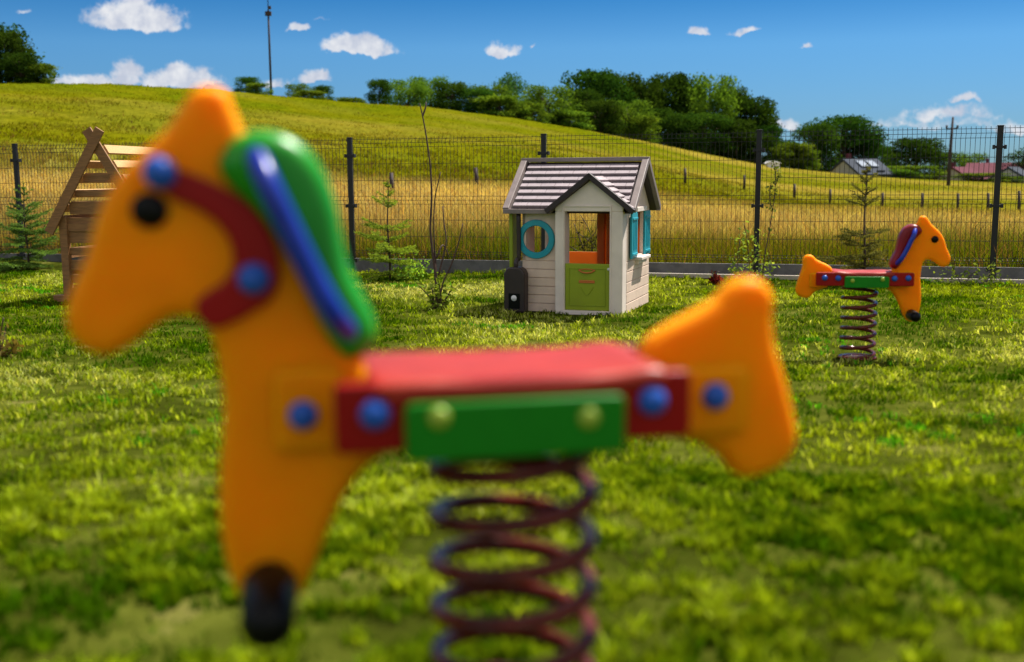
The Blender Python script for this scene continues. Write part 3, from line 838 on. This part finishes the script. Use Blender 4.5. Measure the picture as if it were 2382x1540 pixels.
H_('floor_skirt', MB().box((Wd_ / 2, Dp / 2, .006), (Wd_ - .06, Dp - .06, .01)), M['wall'], bev=0)

# ------------------------------------------------------------------ wooden climbing house at left
GP = at_z(140, 690, .06)
wr = empty('wooden_playhouse', (0, 0, 0), math.radians(-9))
tag(wr, 'slatted wooden playhouse with crossed gable beams behind the horse head at left', 'playhouse')
# local: u across the gable, v along the ridge (away), z up. apex above u=0
ap = at_y(216, 292, 10.35)
wr.location = (ap.x, 10.35, gz(ap.x, 10.35) - .01)
zt = ap.z - wr.location.z
ev = at_y(110, 535, 10.35); hw = abs(ev.x - ap.x) ; ze = ev.z - wr.location.z
zt -= .16; sl = (zt - ze) / hw; LEN = 1.35
for v_ in (0.0, LEN):
    for s_ in (-1, 1):
        ex_ = .075 if v_ == 0 else .0; a = Vector((-s_ * ex_, v_ + s_ * .012, zt + ex_ * sl)); b = Vector((s_ * (hw + .02), v_ + s_ * .012, ze - .03))
        MB().beam(a, b, .095, .022, up=(0, 1, 0)).build('gable_beam', M['wood'], wr, bevel=.003)
def half_at(z): return (zt - z) / sl
bx = hw * .84
for v_ in (0.02, LEN - .02):
    for s_ in (-1, 1):
        MB().box((s_ * (bx - .03), v_ + .03, (ze + .12) / 2), (.075, .06, ze + .12)).build('corner_post', M['wood'], wr, bevel=.003)
    wallb = MB()
    for (za, zb2) in ((.06, .14), (.185, .27), (.31, .41), (.455, .53), (.575, .70), (.745, .82)):
        wallb.box((0, v_ + .045, (za + zb2) / 2), (bx * 2 - .10, .018, zb2 - za))
    wallb.build('wall_boards', M['wood'], wr, bevel=.002)
    gb = MB()
    zz = ze - .02
    for (za, zb2) in ((ze - .02, ze + .06), (ze + .145, ze + .26), (ze + .32, ze + .37), (ze + .45, ze + .53)):
        hh = half_at(zb2) - .02
        gb.box((0, v_ + .03, (za + zb2) / 2), (hh * 2, .018, zb2 - za))
        gb.box((0, v_ + .055, zb2 + .004), (hh * 2 - .03, .05, .010))
    gb.build('gable_boards', M['wood'], wr, bevel=.002)
for s_ in (-1, 1):
    sb = MB()
    for (za, zb2) in ((.06, .15), (.23, .33), (.42, .52), (.60, .70), (.77, .84)):
        sb.box((s_ * (bx + .002), LEN / 2 + .04, (za + zb2) / 2), (.018, LEN - .06, zb2 - za))
    sb.build('side_boards', M['wood'], wr, bevel=.002)
    rb_ = MB(); slen = math.hypot(hw, zt - ze); d = Vector((s_ * hw, 0, -(zt - ze))).normalized(); nrm = Vector((s_ * abs(d.z), 0, abs(d.x)))
    ns = 6; pw = .085
    for i in range(ns):
        sc = .10 + i * (slen - .13) / (ns - 1) * .98
        c_ = Vector((0, LEN / 2 + .035 + random.uniform(-.006, .006), zt)) + d * sc + nrm * .045
        R_ = Matrix((Vector((0, 1, 0)), d, nrm)).transposed()
        rb_.box(c_, (LEN - .03, pw + random.uniform(-.01, .01), .02), R_)
    rb_.build('roof_boards', M['wood2'], wr, bevel=.002)
MB().box((-bx - .01, .03, .035), (.17, .10, .07)).build('ground_beam', M['wood'], wr, bevel=.004)
for s_ in (-1, 1):
    MB().beam((s_ * .0, LEN * .5, ze), (s_ * bx * .7, LEN * .5, .05), .06, .02, up=(0, 1, 0)).build('ladder_rail', M['wood'], wr, bevel=.002)
MB().box((.03, LEN * .5, .42), (bx * 1.7, .5, .02)).build('inner_shelf', M['wood2'], wr, bevel=.002)

# ------------------------------------------------------------------ vegetation builders
def quads(C, sz, col, m, name, parent, tilt=1.0, elong=1.0):
    n = len(C); a = RS.randn(n, 3); a[:, 2] *= tilt; a /= np.linalg.norm(a, axis=1)[:, None]
    b = np.cross(a, RS.randn(n, 3)); b /= np.linalg.norm(b, axis=1)[:, None]
    a = a * sz[:, None] * .5 * elong; b = b * sz[:, None] * .5
    V = np.stack([C - a, C + b * .8, C + a, C - b * .8], 1).reshape(-1, 3)
    o = np.arange(n) * 4; F = np.stack([o, o + 1, o + 2, o + 3], 1)
    return poly_mesh(name, V, F, None, np.repeat(col[:, None, :], 4, 1).reshape(-1, 3), m, parent)
def make_tree(name, label, cat, nclump, nleaf, tall=1.0, base=.03, leaf=.030, c1=(.035, .075, .012), c2=(.085, .14, .02), seed=1, airy=.0):
    """unit tree: crown within radius 0.5, height 0..1"""
    rs = np.random.RandomState(seed)
    root = empty(name, (0, 0, 0)); tag(root, label, cat)
    tb = MB(); tb.tube(smooth_path([(0, 0, -.03), (.01, .01, .15), (-.01, .015, .4), (.01, 0, .7)], 4), np.linspace(.028, .008, 13), 7)
    cl = []
    for i in range(nclump):
        z = base + (1 - base) * rs.rand() ** .85
        prof = math.sin(math.pi * min(1, max(.08, (z - base) / (1 - base) * .56 + .30))) ** .6
        a = rs.rand() * 6.283; rr = .40 * prof * math.sqrt(.25 + .75 * rs.rand())
        rad = .085 + .085 * rs.rand()
        z = min(z, 1 - rad * .9)
        sg = 1 + .25 * math.sin(a * 2 + seed) + .15 * math.sin(a * 5 + z * 9); rr *= sg
        cl.append((rr * math.cos(a), rr * math.sin(a), z, rad, rs.rand()))
        if i % 4 == 0:
            tb.tube([(0, 0, z * .55), (rr * math.cos(a) * .5, rr * math.sin(a) * .5, z * .8), (rr * math.cos(a), rr * math.sin(a), z)], [.011, .007, .003], 5)
    P = []; Cc = []
    for (x_, y_, z_, rad, q) in cl:
        k = int(nleaf * (rad / .13) ** 2)
        d = rs.randn(k, 3); d /= np.linalg.norm(d, axis=1)[:, None]
        rr = rad * (.55 + .5 * rs.rand(k)) * (1 + .25 * rs.randn(k) * (.4 + airy))
        p = np.array([x_, y_, z_]) + d * rr[:, None] * np.array([1.1, 1.1, .8])
        P.append(p); tt = np.clip(q * .8 + .35 * rs.rand(k), 0, 1)[:, None]
        Cc.append((np.array(c1) * (1 - tt) + np.array(c2) * tt) * (.75 + .5 * rs.rand(k, 1)))
    P = np.concatenate(P); Cc = np.concatenate(Cc)
    P[:, 2] = np.clip(P[:, 2], .02, 1.02)
    quads(P, leaf * (.6 + .8 * rs.rand(len(P))), Cc, M['leaf'], 'crown', root)
    tb.build('trunk', M['bark'], root, True)
    return root
protos = {
    'oak': make_tree('broadleaf_tree', None, None, 90, 130, seed=3, c1=(.010, .032, .005), c2=(.034, .078, .010)),
    'elm': make_tree('broadleaf_tree', None, None, 80, 130, seed=5, c1=(.012, .038, .006), c2=(.045, .095, .012), airy=.3),
    'ash': make_tree('broadleaf_tree', None, None, 80, 120, seed=8, base=.05, c1=(.035, .085, .010), c2=(.12, .20, .022), airy=.4),
    'bush': make_tree('hillside_bush', None, None, 60, 120, seed=13, base=.02, leaf=.04, c1=(.03, .08, .009), c2=(.14, .22, .022), airy=.4),
    'far': make_tree('broadleaf_tree', None, None, 46, 110, seed=21, base=.05, leaf=.035, c1=(.03, .09, .035), c2=(.06, .14, .05), airy=.6),
}
used = set()
TREES = [  # px centre, top y, px width, extra distance beyond ridge, kind, label
    (-75, 40, 190, 8, 'oak', 'tall dark tree at the left picture edge on the hilltop'),
    (8, 72, 96, 6, 'elm', 'dark tree with pointed top at the far left of the hilltop'),
    (48, 122, 80, 3, 'oak', 'dark rounded tree between the tallest left tree and the low bush beside it'),
    (86, 148, 60, 2, 'bush', 'low dark bush ending the leftmost hilltop clump'),
    (572, 178, 50, 6, 'elm', 'lone small bush on the hilltop left of the tall mast'),
    (697, 194, 46, 8, 'ash', 'ragged green bush just right of the tall mast'),
    (752, 198, 46, 9, 'elm', 'ragged bush on the hilltop right of its twin near the mast'),
    (600, 193, 44, 3, 'bush', 'low scrubby bush touching the mast foot'),
    (725, 211, 60, 4, 'bush', 'low scrub filling the gap between the two ragged bushes'),
    (815, 226, 60, 12, 'bush', 'very low hilltop bush nearly sunk behind the crest'),
    (881, 184, 58, 5, 'elm', 'small rounded tree standing apart left of the long hedge'),
    (950, 184, 92, 10, 'ash', 'first pale green tree of the hilltop hedge'),
    (1000, 178, 90, 13, 'ash', 'tree with a pointed light top in the left hilltop hedge'),
    (1052, 190, 88, 10, 'elm', 'mid green tree behind the top of the bare sapling'),
    (1100, 204, 84, 9, 'elm', 'low dark green tree in the middle of the hilltop hedge'),
    (1150, 196, 80, 13, 'ash', 'bright tree just left of the pale bluish tree'),
    (1194, 177, 72, 45, 'far', 'pale bluish green tree rising farther behind the hedge'),
    (1165, 222, 96, 6, 'bush', 'bright yellow-green bush in front of the pale bluish tree'),
    (1205, 236, 60, 6, 'bush', 'low bright bush at the right end of the yellow-green hedge'),
    (1275, 199, 112, 9, 'ash', 'broad rounded light green tree left of the dark wood'),
    (1238, 240, 66, 6, 'bush', 'dark low bush at the foot of the rounded light green tree'),
    (1378, 168, 128, 22, 'oak', 'tallest dark tree at the left end of the dark wood'),
    (1352, 205, 92, 14, 'oak', 'dark tree overlapping the left flank of the dark wood'),
    (1440, 178, 120, 24, 'elm', 'second tall crown of the dark wood'),
    (1500, 196, 100, 24, 'oak', 'dark crown in the middle of the wood left of a notch in its skyline'),
    (1556, 177, 116, 26, 'oak', 'tall dark domed crown in the middle of the wood'),
    (1608, 205, 84, 26, 'elm', 'slim dark crown left of the bright topped tree'),
    (1655, 179, 104, 22, 'ash', 'tall lighter green tree near the right of the dark wood'),
    (1708, 210, 84, 26, 'elm', 'dark crown with a spiky top right of the lighter green tree'),
    (1757, 232, 110, 22, 'oak', 'dark tree closing the right end of the wood above the fence post'),
    (1790, 290, 70, 18, 'oak', 'lower dark tree hanging over the right edge of the wood'),
    (1325, 258, 84, 7, 'bush', 'light bush at the foot of the tall left tree of the wood'),
    (1398, 232, 96, 9, 'elm', 'mid green lower tree in front of the tallest dark tree'),
    (1462, 232, 104, 10, 'ash', 'lighter rounded lower tree above the playhouse roof'),
    (1492, 268, 60, 6, 'bush', 'small pale bush before the trunks above the playhouse ridge'),
    (1532, 250, 84, 15, 'oak', 'very dark lower tree behind the small pale bush'),
    (1582, 262, 80, 12, 'elm', 'dark lower tree in the shade of the middle wood'),
    (1638, 262, 100, 9, 'elm', 'rounded olive lower tree in front of the bright topped tree'),
    (1712, 275, 96, 9, 'oak', 'dark olive lower tree left of the fence post'),
    (1765, 310, 80, 9, 'oak', 'dark low tree directly behind the fence post'),
    (1845, 332, 84, 5, 'bush', 'light green bush on the meadow edge right of the fence post'),
    (1872, 348, 56, 4, 'bush', 'small bush left of the grey roofed house'),
    (1818, 325, 70, 14, 'elm', 'mid green tree filling the gap right of the wood'),
    (1903, 285, 104, 22, 'elm', 'left shoulder tree of the dark clump behind the grey house'),
    (1962, 266, 124, 24, 'oak', 'big dark domed tree behind the grey roofed house'),
    (2012, 300, 84, 24, 'oak', 'right shoulder tree of the dark clump behind the grey house'),
    (2050, 338, 60, 26, 'elm', 'thin tree trailing off right of the dark clump'),
    (2134, 319, 122, 12, 'oak', 'isolated round dark tree left of the utility pole'),
    (2196, 352, 56, 20, 'elm', 'narrow tree between the round dark tree and the utility pole'),
    (2248, 354, 62, 60, 'ash', 'small far tree behind the red roofs'),
    (2082, 394, 60, 4, 'bush', 'low bright bush right of the grey roofed house'),
    (2120, 385, 100, 5, 'bush', 'low bush under the isolated round dark tree'),
    (2286, 402, 84, 6, 'bush', 'brownish bush in front of the red roofed houses'),
    (2345, 414, 60, 6, 'bush', 'small bush at the foot of the pale gable at far right'),
    (2460, 330, 130, 20, 'oak', 'dark tree outside the right end of the village'),
]
ux = {}
for (px, ty, wpx, ex, kind, lab) in TREES:
    az_ = math.atan2(ray(px, 300).x, ray(px, 300).y)
    R = float(np.interp(az_, _ra, _rr)) + ex
    ty -= 9 if ex >= 20 and px < 1780 else 0
    tp = at_r(px, ty, R); zb_ = gz(tp.x, tp.y)
    if kind not in used: o = protos[kind]; used.add(kind)
    else: o = copy_tree(protos[kind])
    h = max(tp.z - zb_, .8) + .1; wd_ = wpx / FPX * math.hypot(R, 1) * (1.42 if kind in ('bush', 'ash', 'far') else 1.34)
    o.location = (tp.x, tp.y, zb_ - .1); o.scale = (wd_, wd_, h); o.rotation_euler = (0, 0, random.random() * 6.28)
    o['label'] = lab
    if kind == 'bush': o['category'] = 'bush'; o['group'] = 'bushes along the hill crest'
    else: o['category'] = 'tree'; o['group'] = 'trees beyond the meadow'
    o.name = 'hillside_bush' if kind == 'bush' else 'broadleaf_tree'

def make_spruce(name, label, H, Wb, seed, tipc=(.22, .30, .04), inc=(.05, .085, .02), nwh=9, gap=None, dens=1.0, lean=0):
    rs = np.random.RandomState(seed); root = empty(name, (0, 0, 0)); tag(root, label, 'spruce', 'young spruces along the fence')
    tb = MB(); tp = [(lean * (z / H) ** 1.5 + .01 * math.sin(z * 7), .008 * math.cos(z * 6), z) for z in np.linspace(0, H, 10)]
    tb.tube(tp, np.linspace(.016, .004, 10), 6)
    segs = []
    def addb(p, d, ln, lev):
        q = Vector(p); dd = Vector(d).normalized(); st = max(3, int(ln / .035)); path = [q.copy()]
        for i in range(st):
            dd = (dd + Vector((0, 0, .05 if i > st * .5 else -.05))).normalized(); q = q + dd * ln / st; path.append(q.copy())
            if lev == 0 and i >= 1:
                for sgn in (-1, 1):
                    if rs.rand() < .8:
                        side = dd.cross(Vector((0, 0, 1))).normalized() * sgn
                        addb(q, dd * .7 + side * .8 + Vector((0, 0, rs.uniform(-.25, .15))), ln * .42 * (1 - i / st * .6), 1)
        tb.tube(path, np.linspace(.0045 if lev == 0 else .002, .001, len(path)), 4, cap=False)
        for a_, b_ in zip(path[:-1], path[1:]): segs.append((a_, b_, lev))
    for k in range(nwh):
        f = k / (nwh - 1); z = H * (.07 + .88 * f)
        if gap and gap[0] < f < gap[1]: continue
        ln = Wb * .5 * (1 - f) ** .8 + .05
        nb_ = 7 if f < .8 else 5
        for i in range(nb_):
            a = 6.283 * (i + rs.rand() * .7) / nb_
            xx = lean * (z / H) ** 1.5
            if rs.rand() < .16: continue
            addb((xx, 0, z + rs.uniform(-.02, .02)), (math.cos(a), math.sin(a), rs.uniform(-.05, .4) + f * .7), ln * rs.uniform(.5, 1.2), 0)
    segs.append((Vector(tp[-2]), Vector(tp[-1]) + Vector((0, 0, .03)), 0))
    V = []; C = []; i1 = np.array(inc); i2 = np.array(tipc)
    for (a_, b_, lev) in segs:
        d = (b_ - a_); ln = d.length; k = max(3, int(ln / .0028 * dens)); d = np.array(d) / max(ln, 1e-6)
        t_ = rs.rand(k)[:, None]; p = np.array(a_) + np.array(b_ - a_) * t_
        nn = rs.randn(k, 3); nn -= (nn @ d)[:, None] * d; nn /= np.linalg.norm(nn, axis=1)[:, None]
        dirn = nn * .85 + d * .6; L_ = .026 * (.7 + .6 * rs.rand(k))[:, None]
        s_ = np.cross(dirn, rs.randn(k, 3)); s_ /= np.linalg.norm(s_, axis=1)[:, None]; s_ *= .0042
        V.append(np.stack([p - s_, p + s_, p + dirn * L_], 1).reshape(-1, 3))
        q = np.clip((lev * .5 + .15) + rs.rand(k) * .5, 0, 1)[:, None]
        C.append(np.repeat((i1 * (1 - q) + i2 * q), 3, 0))
    V = np.concatenate(V); C = np.concatenate(C); F3 = np.arange(len(V)).reshape(-1, 3)
    poly_mesh('needles', V, None, F3, C, M['needle'], root)
    tb.build('stem', M['bark'], root, True)
    return root
def place(o, px, py, z=0.0):
    p = at_z(px, py, z); o.location = (p.x, p.y, gz(p.x, p.y) - .01); return p
s1 = make_spruce('young_spruce', 'slim bright green young spruce left of the bare sapling by the fence', 1.17, .78, 4, gap=(.55, .66), tipc=(.30, .42, .045), inc=(.07, .12, .02))
place(s1, 906, 646)
s2 = make_spruce('young_spruce', 'bushy young spruce at the left picture edge in front of the fence', 1.14, .92, 9, nwh=12, tipc=(.15, .25, .05), inc=(.035, .07, .02))
place(s2, 66, 622)
s3 = make_spruce('young_spruce', 'tall sparse olive spruce behind the distant spring rider', 1.28, .80, 15, nwh=11, gap=(.48, .62), tipc=(.20, .20, .05), inc=(.05, .06, .02), lean=-.02, dens=.85)
place(s3, 2008, 660)

def stem_plant(name, label, cat, stems, Yd, m=M['twig'], leaves=None, lc=((.10, .18, .02), (.24, .34, .05)), rad=.006, group=None):
    """stems: list of pixel polylines on the plane Y=Yd (with small depth scatter)"""
    b0 = stems[0][0]; p0 = at_y(b0[0], b0[1], Yd); root = empty(name, (p0.x, Yd, gz(p0.x, Yd) - .02)); tag(root, label, cat, group)
    tb = MB(); rs = np.random.RandomState(len(label)); LP = []
    for st in stems:
        dy = rs.uniform(-.12, .12); pts = []
        for i, (a, b) in enumerate(st):
            f = i / max(1, len(st) - 1); p = at_y(a, b, Yd + dy * f)
            pts.append(p - root.location)
        if st is stems[0] or abs(st[0][1] - b0[1]) < 12: pts[0].z = 0
        sp_ = smooth_path(pts, 4); tb.tube(sp_, np.linspace(rad if st is stems[0] else rad * .7, .0045, len(sp_)), 6)
        LP += sp_
    if leaves:
        cnt, (za, zb2), sz, spread = leaves
        LP = np.array([tuple(q) for q in LP]); k = (LP[:, 2] >= za) & (LP[:, 2] <= zb2); LP = LP[k]
        if len(LP):
            q = LP[rs.randint(0, len(LP), cnt)] + rs.randn(cnt, 3) * spread; q[:, 2] = np.maximum(q[:, 2], .01)
            tt = rs.rand(cnt, 1); quads(q, sz * (.5 + rs.rand(cnt)), np.array(lc[0]) * (1 - tt) + np.array(lc[1]) * tt, M['leaf'], 'leaves', root, elong=1.5)
    tb.build('stem', m, root, True)
    return root
stem_plant('bare_sapling', 'thin nearly leafless sapling with several dark stems left of the plastic playhouse', 'sapling', [
    [(1017, 715), (1013, 640), (1003, 560), (1001, 520), (1004, 460), (1001, 390), (992, 320), (983, 270), (976, 240)],
    [(983, 270), (990, 250), (991, 238)],
    [(1018, 712), (1015, 640), (1011, 580), (1009, 520), (1012, 460), (1025, 400)],
    [(1018, 712), (1030, 660), (1050, 615), (1068, 560), (1076, 520)],
    [(1014, 714), (998, 690), (975, 665)],
    [(1020, 640), (1030, 600), (1038, 560), (1033, 520), (1030, 480)],
    [(1016, 600), (1030, 570), (1046, 600)], [(1022, 712), (1040, 690), (1055, 668)],
    [(1010, 716), (1008, 690), (1002, 660)], [(1024, 716), (1026, 690), (1020, 650)]],
    9.35, rad=.013, leaves=(170, (.0, .30), .035, .03))
stem_plant('leafy_sapling', 'tall thin sapling leaning beside the fence post with scattered small leaves', 'sapling', [
    [(1772, 640), (1780, 590), (1788, 545), (1797, 490), (1803, 440), (1803, 400), (1800, 380)],
    [(1797, 490), (1790, 460), (1792, 430)], [(1800, 440), (1810, 415), (1808, 395)]], 11.9, leaves=(160, (.55, 1.5), .028, .022), lc=((.08, .11, .02), (.25, .26, .06)))
stem_plant('weed_clump', 'bright leafy weeds climbing round the foot of the fence post right of the playhouse', 'weed', [
    [(1745, 655), (1742, 600), (1735, 540), (1730, 520)], [(1745, 655), (1755, 600), (1758, 560)], [(1735, 655), (1715, 610), (1722, 560)],
    [(1755, 655), (1775, 625), (1790, 610)], [(1750, 655), (1765, 640), (1800, 640)], [(1740, 655), (1720, 640), (1700, 630)]], 11.95,
    leaves=(300, (.0, .62), .034, .055), lc=((.13, .22, .03), (.36, .46, .09)), rad=.004, group='weeds at the fence foot')
stem_plant('weed_clump', 'low weeds hiding the plinth between the distant rider and the right fence post', 'weed', [
    [(2240, 668), (2225, 640), (2215, 620)], [(2240, 668), (2255, 645), (2270, 630)], [(2230, 668), (2205, 652), (2180, 648)], [(2250, 668), (2290, 655), (2330, 650)], [(2280, 668), (2300, 640), (2312, 625)]], 11.5,
    leaves=(300, (.0, .3), .028, .055), lc=((.08, .14, .03), (.26, .34, .06)), rad=.004, group='weeds at the fence foot')
stem_plant('weed_clump', 'bright low leafy weeds beside the slim young spruce', 'weed', [
    [(945, 650), (955, 620), (962, 600)], [(940, 650), (930, 620), (925, 600)], [(950, 650), (975, 630), (985, 615)]], 12.6,
    leaves=(260, (.0, .26), .030, .06), lc=((.12, .22, .03), (.30, .44, .06)), rad=.004, group='weeds at the fence foot')
stem_plant('twiggy_shrub', 'dark twiggy shrub seen through the doorway of the plastic playhouse', 'shrub', [
    [(1365, 640), (1362, 600), (1350, 560), (1335, 520)], [(1365, 640), (1370, 600), (1385, 560), (1395, 520), (1398, 480)], [(1365, 640), (1355, 600), (1330, 575)],
    [(1362, 640), (1375, 590), (1372, 540), (1350, 500)], [(1368, 640), (1390, 600), (1405, 570)], [(1365, 600), (1380, 570), (1340, 540)], [(1370, 600), (1350, 580), (1385, 540), (1390, 500)]], 11.5,
    leaves=(420, (.08, .62), .022, .05), lc=((.02, .022, .012), (.12, .12, .03)), rad=.007)
stem_plant('red_leaved_plant', 'small reddish brown plant on the ground by the plinth right of the playhouse', 'plant', [
    [(1662, 648), (1658, 638), (1650, 632)], [(1662, 648), (1668, 636), (1674, 632)]], 12.0, leaves=(120, (.0, .09), .045, .03), lc=((.16, .03, .015), (.30, .07, .04)), rad=.004)
stem_plant('dry_tuft', 'brown dry weed tuft on the lawn at the left picture edge', 'weed', [
    [(2, 850), (6, 800), (14, 760)], [(0, 850), (-12, 800), (-20, 770)], [(8, 850), (25, 815), (40, 800)], [(4, 850), (0, 790), (8, 740)]], 6.6,
    leaves=(170, (.0, .2), .03, .03), lc=((.10, .07, .02), (.22, .18, .05)), rad=.004)

# ------------------------------------------------------------------ things in the meadow and village
def field_post():
    return MB().tube([(0, 0, -.1), (.01, 0, .5), (0, .01, 1.0)], [.055, .053, .05], 8).build('field_post', M['post'], None, True)
fp = None
FPS = [(910, 408, 27), (1108, 418, 30), (1254, 448, 36), (1593, 446, 44), (1730, 450, 46), (1848, 451, 47), (1931, 451, 46), (2053, 450, 46), (2146, 449, 46), (2229, 450, 45), (2300, 449, 44), (2372, 444, 43)]
plabs = ['leftmost weathered field post above the slim spruce', 'field post standing alone between the bare sapling and the playhouse', 'field post half hidden by the playhouse roof',
         'first field post right of the playhouse', 'field post just left of the right middle fence post', 'field post right of the leaning leafy sapling', 'field post left of the tall sparse spruce',
         'field post right of the tall sparse spruce', 'field post above the distant rider\'s ear', 'field post below the utility pole', 'field post beside the right fence post', 'rightmost field post near the picture edge']
for (px, py, R), lb in zip(FPS, plabs):
    p = at_r(px, py, R)
    if fp is None: o = fp = field_post()
    else: o = fp.copy(); COL.objects.link(o)
    zb_ = gz(p.x, p.y); o.location = (p.x, p.y, zb_); o.scale = (1, 1, max(p.z - zb_, .6)); o.rotation_euler = (0, random.uniform(-.03, .03), random.random())
    tag(o, lb, 'post', 'weathered posts across the meadow')

mp = at_r(624, 30, 78); zb_ = gz(mp.x, mp.y)
mo = empty('radio_mast', (mp.x, mp.y, zb_)); tag(mo, 'tall thin mast on the hill crest with a small device near its top', 'mast')
h = mp.z - zb_
MB().tube([(0, 0, -.5), (0, 0, h * .6), (0, 0, h + .2)], [.085, .075, .06], 8).build('mast_pole', M['post'], mo, True)
MB().tube([(0, 0, h + .2), (0, 0, h + 1.3), (.1, 0, h + 1.6)], [.035, .03, .025], 6).build('antenna_rod', M['post'], mo, True)
MB().box((0, 0, h - .05), (.42, .2, .3)).box((.1, 0, h + .35), (.2, .15, .22)).build('signal_box', M['post'], mo, bevel=.02)
up = at_r(2214, 272, 84); zb_ = gz(up.x, up.y)
uo = empty('utility_pole', (up.x, up.y, zb_), .2); tag(uo, 'dark wooden utility pole with a short crossarm above the red roofs', 'utility pole'); h = up.z - zb_
MB().tube([(0, 0, -.3), (.02, 0, h * .5), (.1, 0, h)], [.14, .12, .07], 8).build('pole_shaft', M['post'], uo, True)
MB().beam((-.36, 0, h - .85), (.50, 0, h - .80), .09, .09).build('crossarm', M['post'], uo)
for xx in (-.36, .5, .07): MB().tube([(xx, 0, h - .8), (xx, 0, h - .58)], .07, 8).build('insulator', M['post'], uo, True)

def village_house(name, label, px0, px1, ytop, ybase, R, roofm, gable_left=True, rz=0, depth=7, chim=1, sky_=False, wing=.4):
    c = at_r((px0 + px1) / 2, ybase, R); wdt = (px1 - px0) / FPX * R; zt_ = at_r((px0 + px1) / 2, ytop, R).z
    zb_ = gz(c.x, c.y) - .3; o = empty(name, (c.x, c.y, zb_), rz - math.atan2(c.x, c.y)); tag(o, label, 'house', 'village houses beyond the meadow')
    hh = zt_ - zb_; e = hh * wing; w2 = wdt / 2; d2 = depth / 2
    MB().box((0, 0, e / 2), (wdt * .94, depth * .94, e)).prism([(-d2 * .94, e), (d2 * .94, e), (0, hh - .25)], 'x', -w2 * .94, w2 * .94).build('house_wall', M['plaster'], o)
    rfm = MB()
    for s_ in (-1, 1):
        rfm.prism([(0, hh), (0, hh - .22), (s_ * d2 * 1.05, e - .32), (s_ * d2 * 1.08, e - .14)], 'x', -w2, w2)
    ro = rfm.build('roof', roofm, o)
    for k in range(chim): MB().box((-w2 * .5 + k * w2 * .9, .5, hh + .15), (.4, .4, .8)).build('chimney', M['rooftile'], ro)
    if sky_:
        for k in (-1, 1):
            n_ = Vector((0, -(hh - e), -0)).normalized()
            a_ = math.atan2(hh - e, d2); R_ = Matrix.Rotation(a_, 3, 'X')
            MB().box((k * w2 * .28, -d2 * .45, hh - (hh - e) * .45 + .12), (w2 * .4, 1.3, .1), R_).build('skylight', M['glass'], ro)
    for k in (-.5, .3): MB().box((w2 * k, -d2 * .94 - .02, e * .55), (1.0, .06, 1.1)).build('window', M['slate'], o)
    return o
village_house('village_house', 'small grey roofed house with pale gable and skylights at the foot of the dark trees', 1955, 2042, 369, 412, 121, M['slate'], depth=6, rz=.6, chim=1, sky_=True, wing=.3)
village_house('village_house', 'long house with pink-red tiled roof and chimneys at far right', 2262, 2420, 378, 416, 150, M['rooftile'], depth=9, rz=-.1, chim=3, wing=.45)
village_house('village_house', 'small pale house with its red roof left of the long red roofed house', 2206, 2262, 388, 422, 140, M['rooftile'], depth=5, rz=.9, chim=1, wing=.45)
village_house('village_house', 'pale gabled house below the long red roof at the right picture edge', 2318, 2392, 388, 428, 138, M['slate'], depth=5, rz=1.3, chim=0, wing=.35)
wb = at_r(1797, 386, 100); 
wbo = empty('white_shed', (wb.x, wb.y, gz(wb.x, wb.y) - .1)); tag(wbo, 'tiny white shed roof on the meadow edge behind the leaning sapling', 'shed')
MB().box((0, 0, .25), (1.1, .8, .5)).build('shed_wall', M['white'], wbo, bevel=.05)
MB().prism([(-.7, .5), (.7, .5), (.3, .68), (-.4, .72)], 'y', -.5, .5).build('shed_roof', M['white'], wbo, bevel=.03)
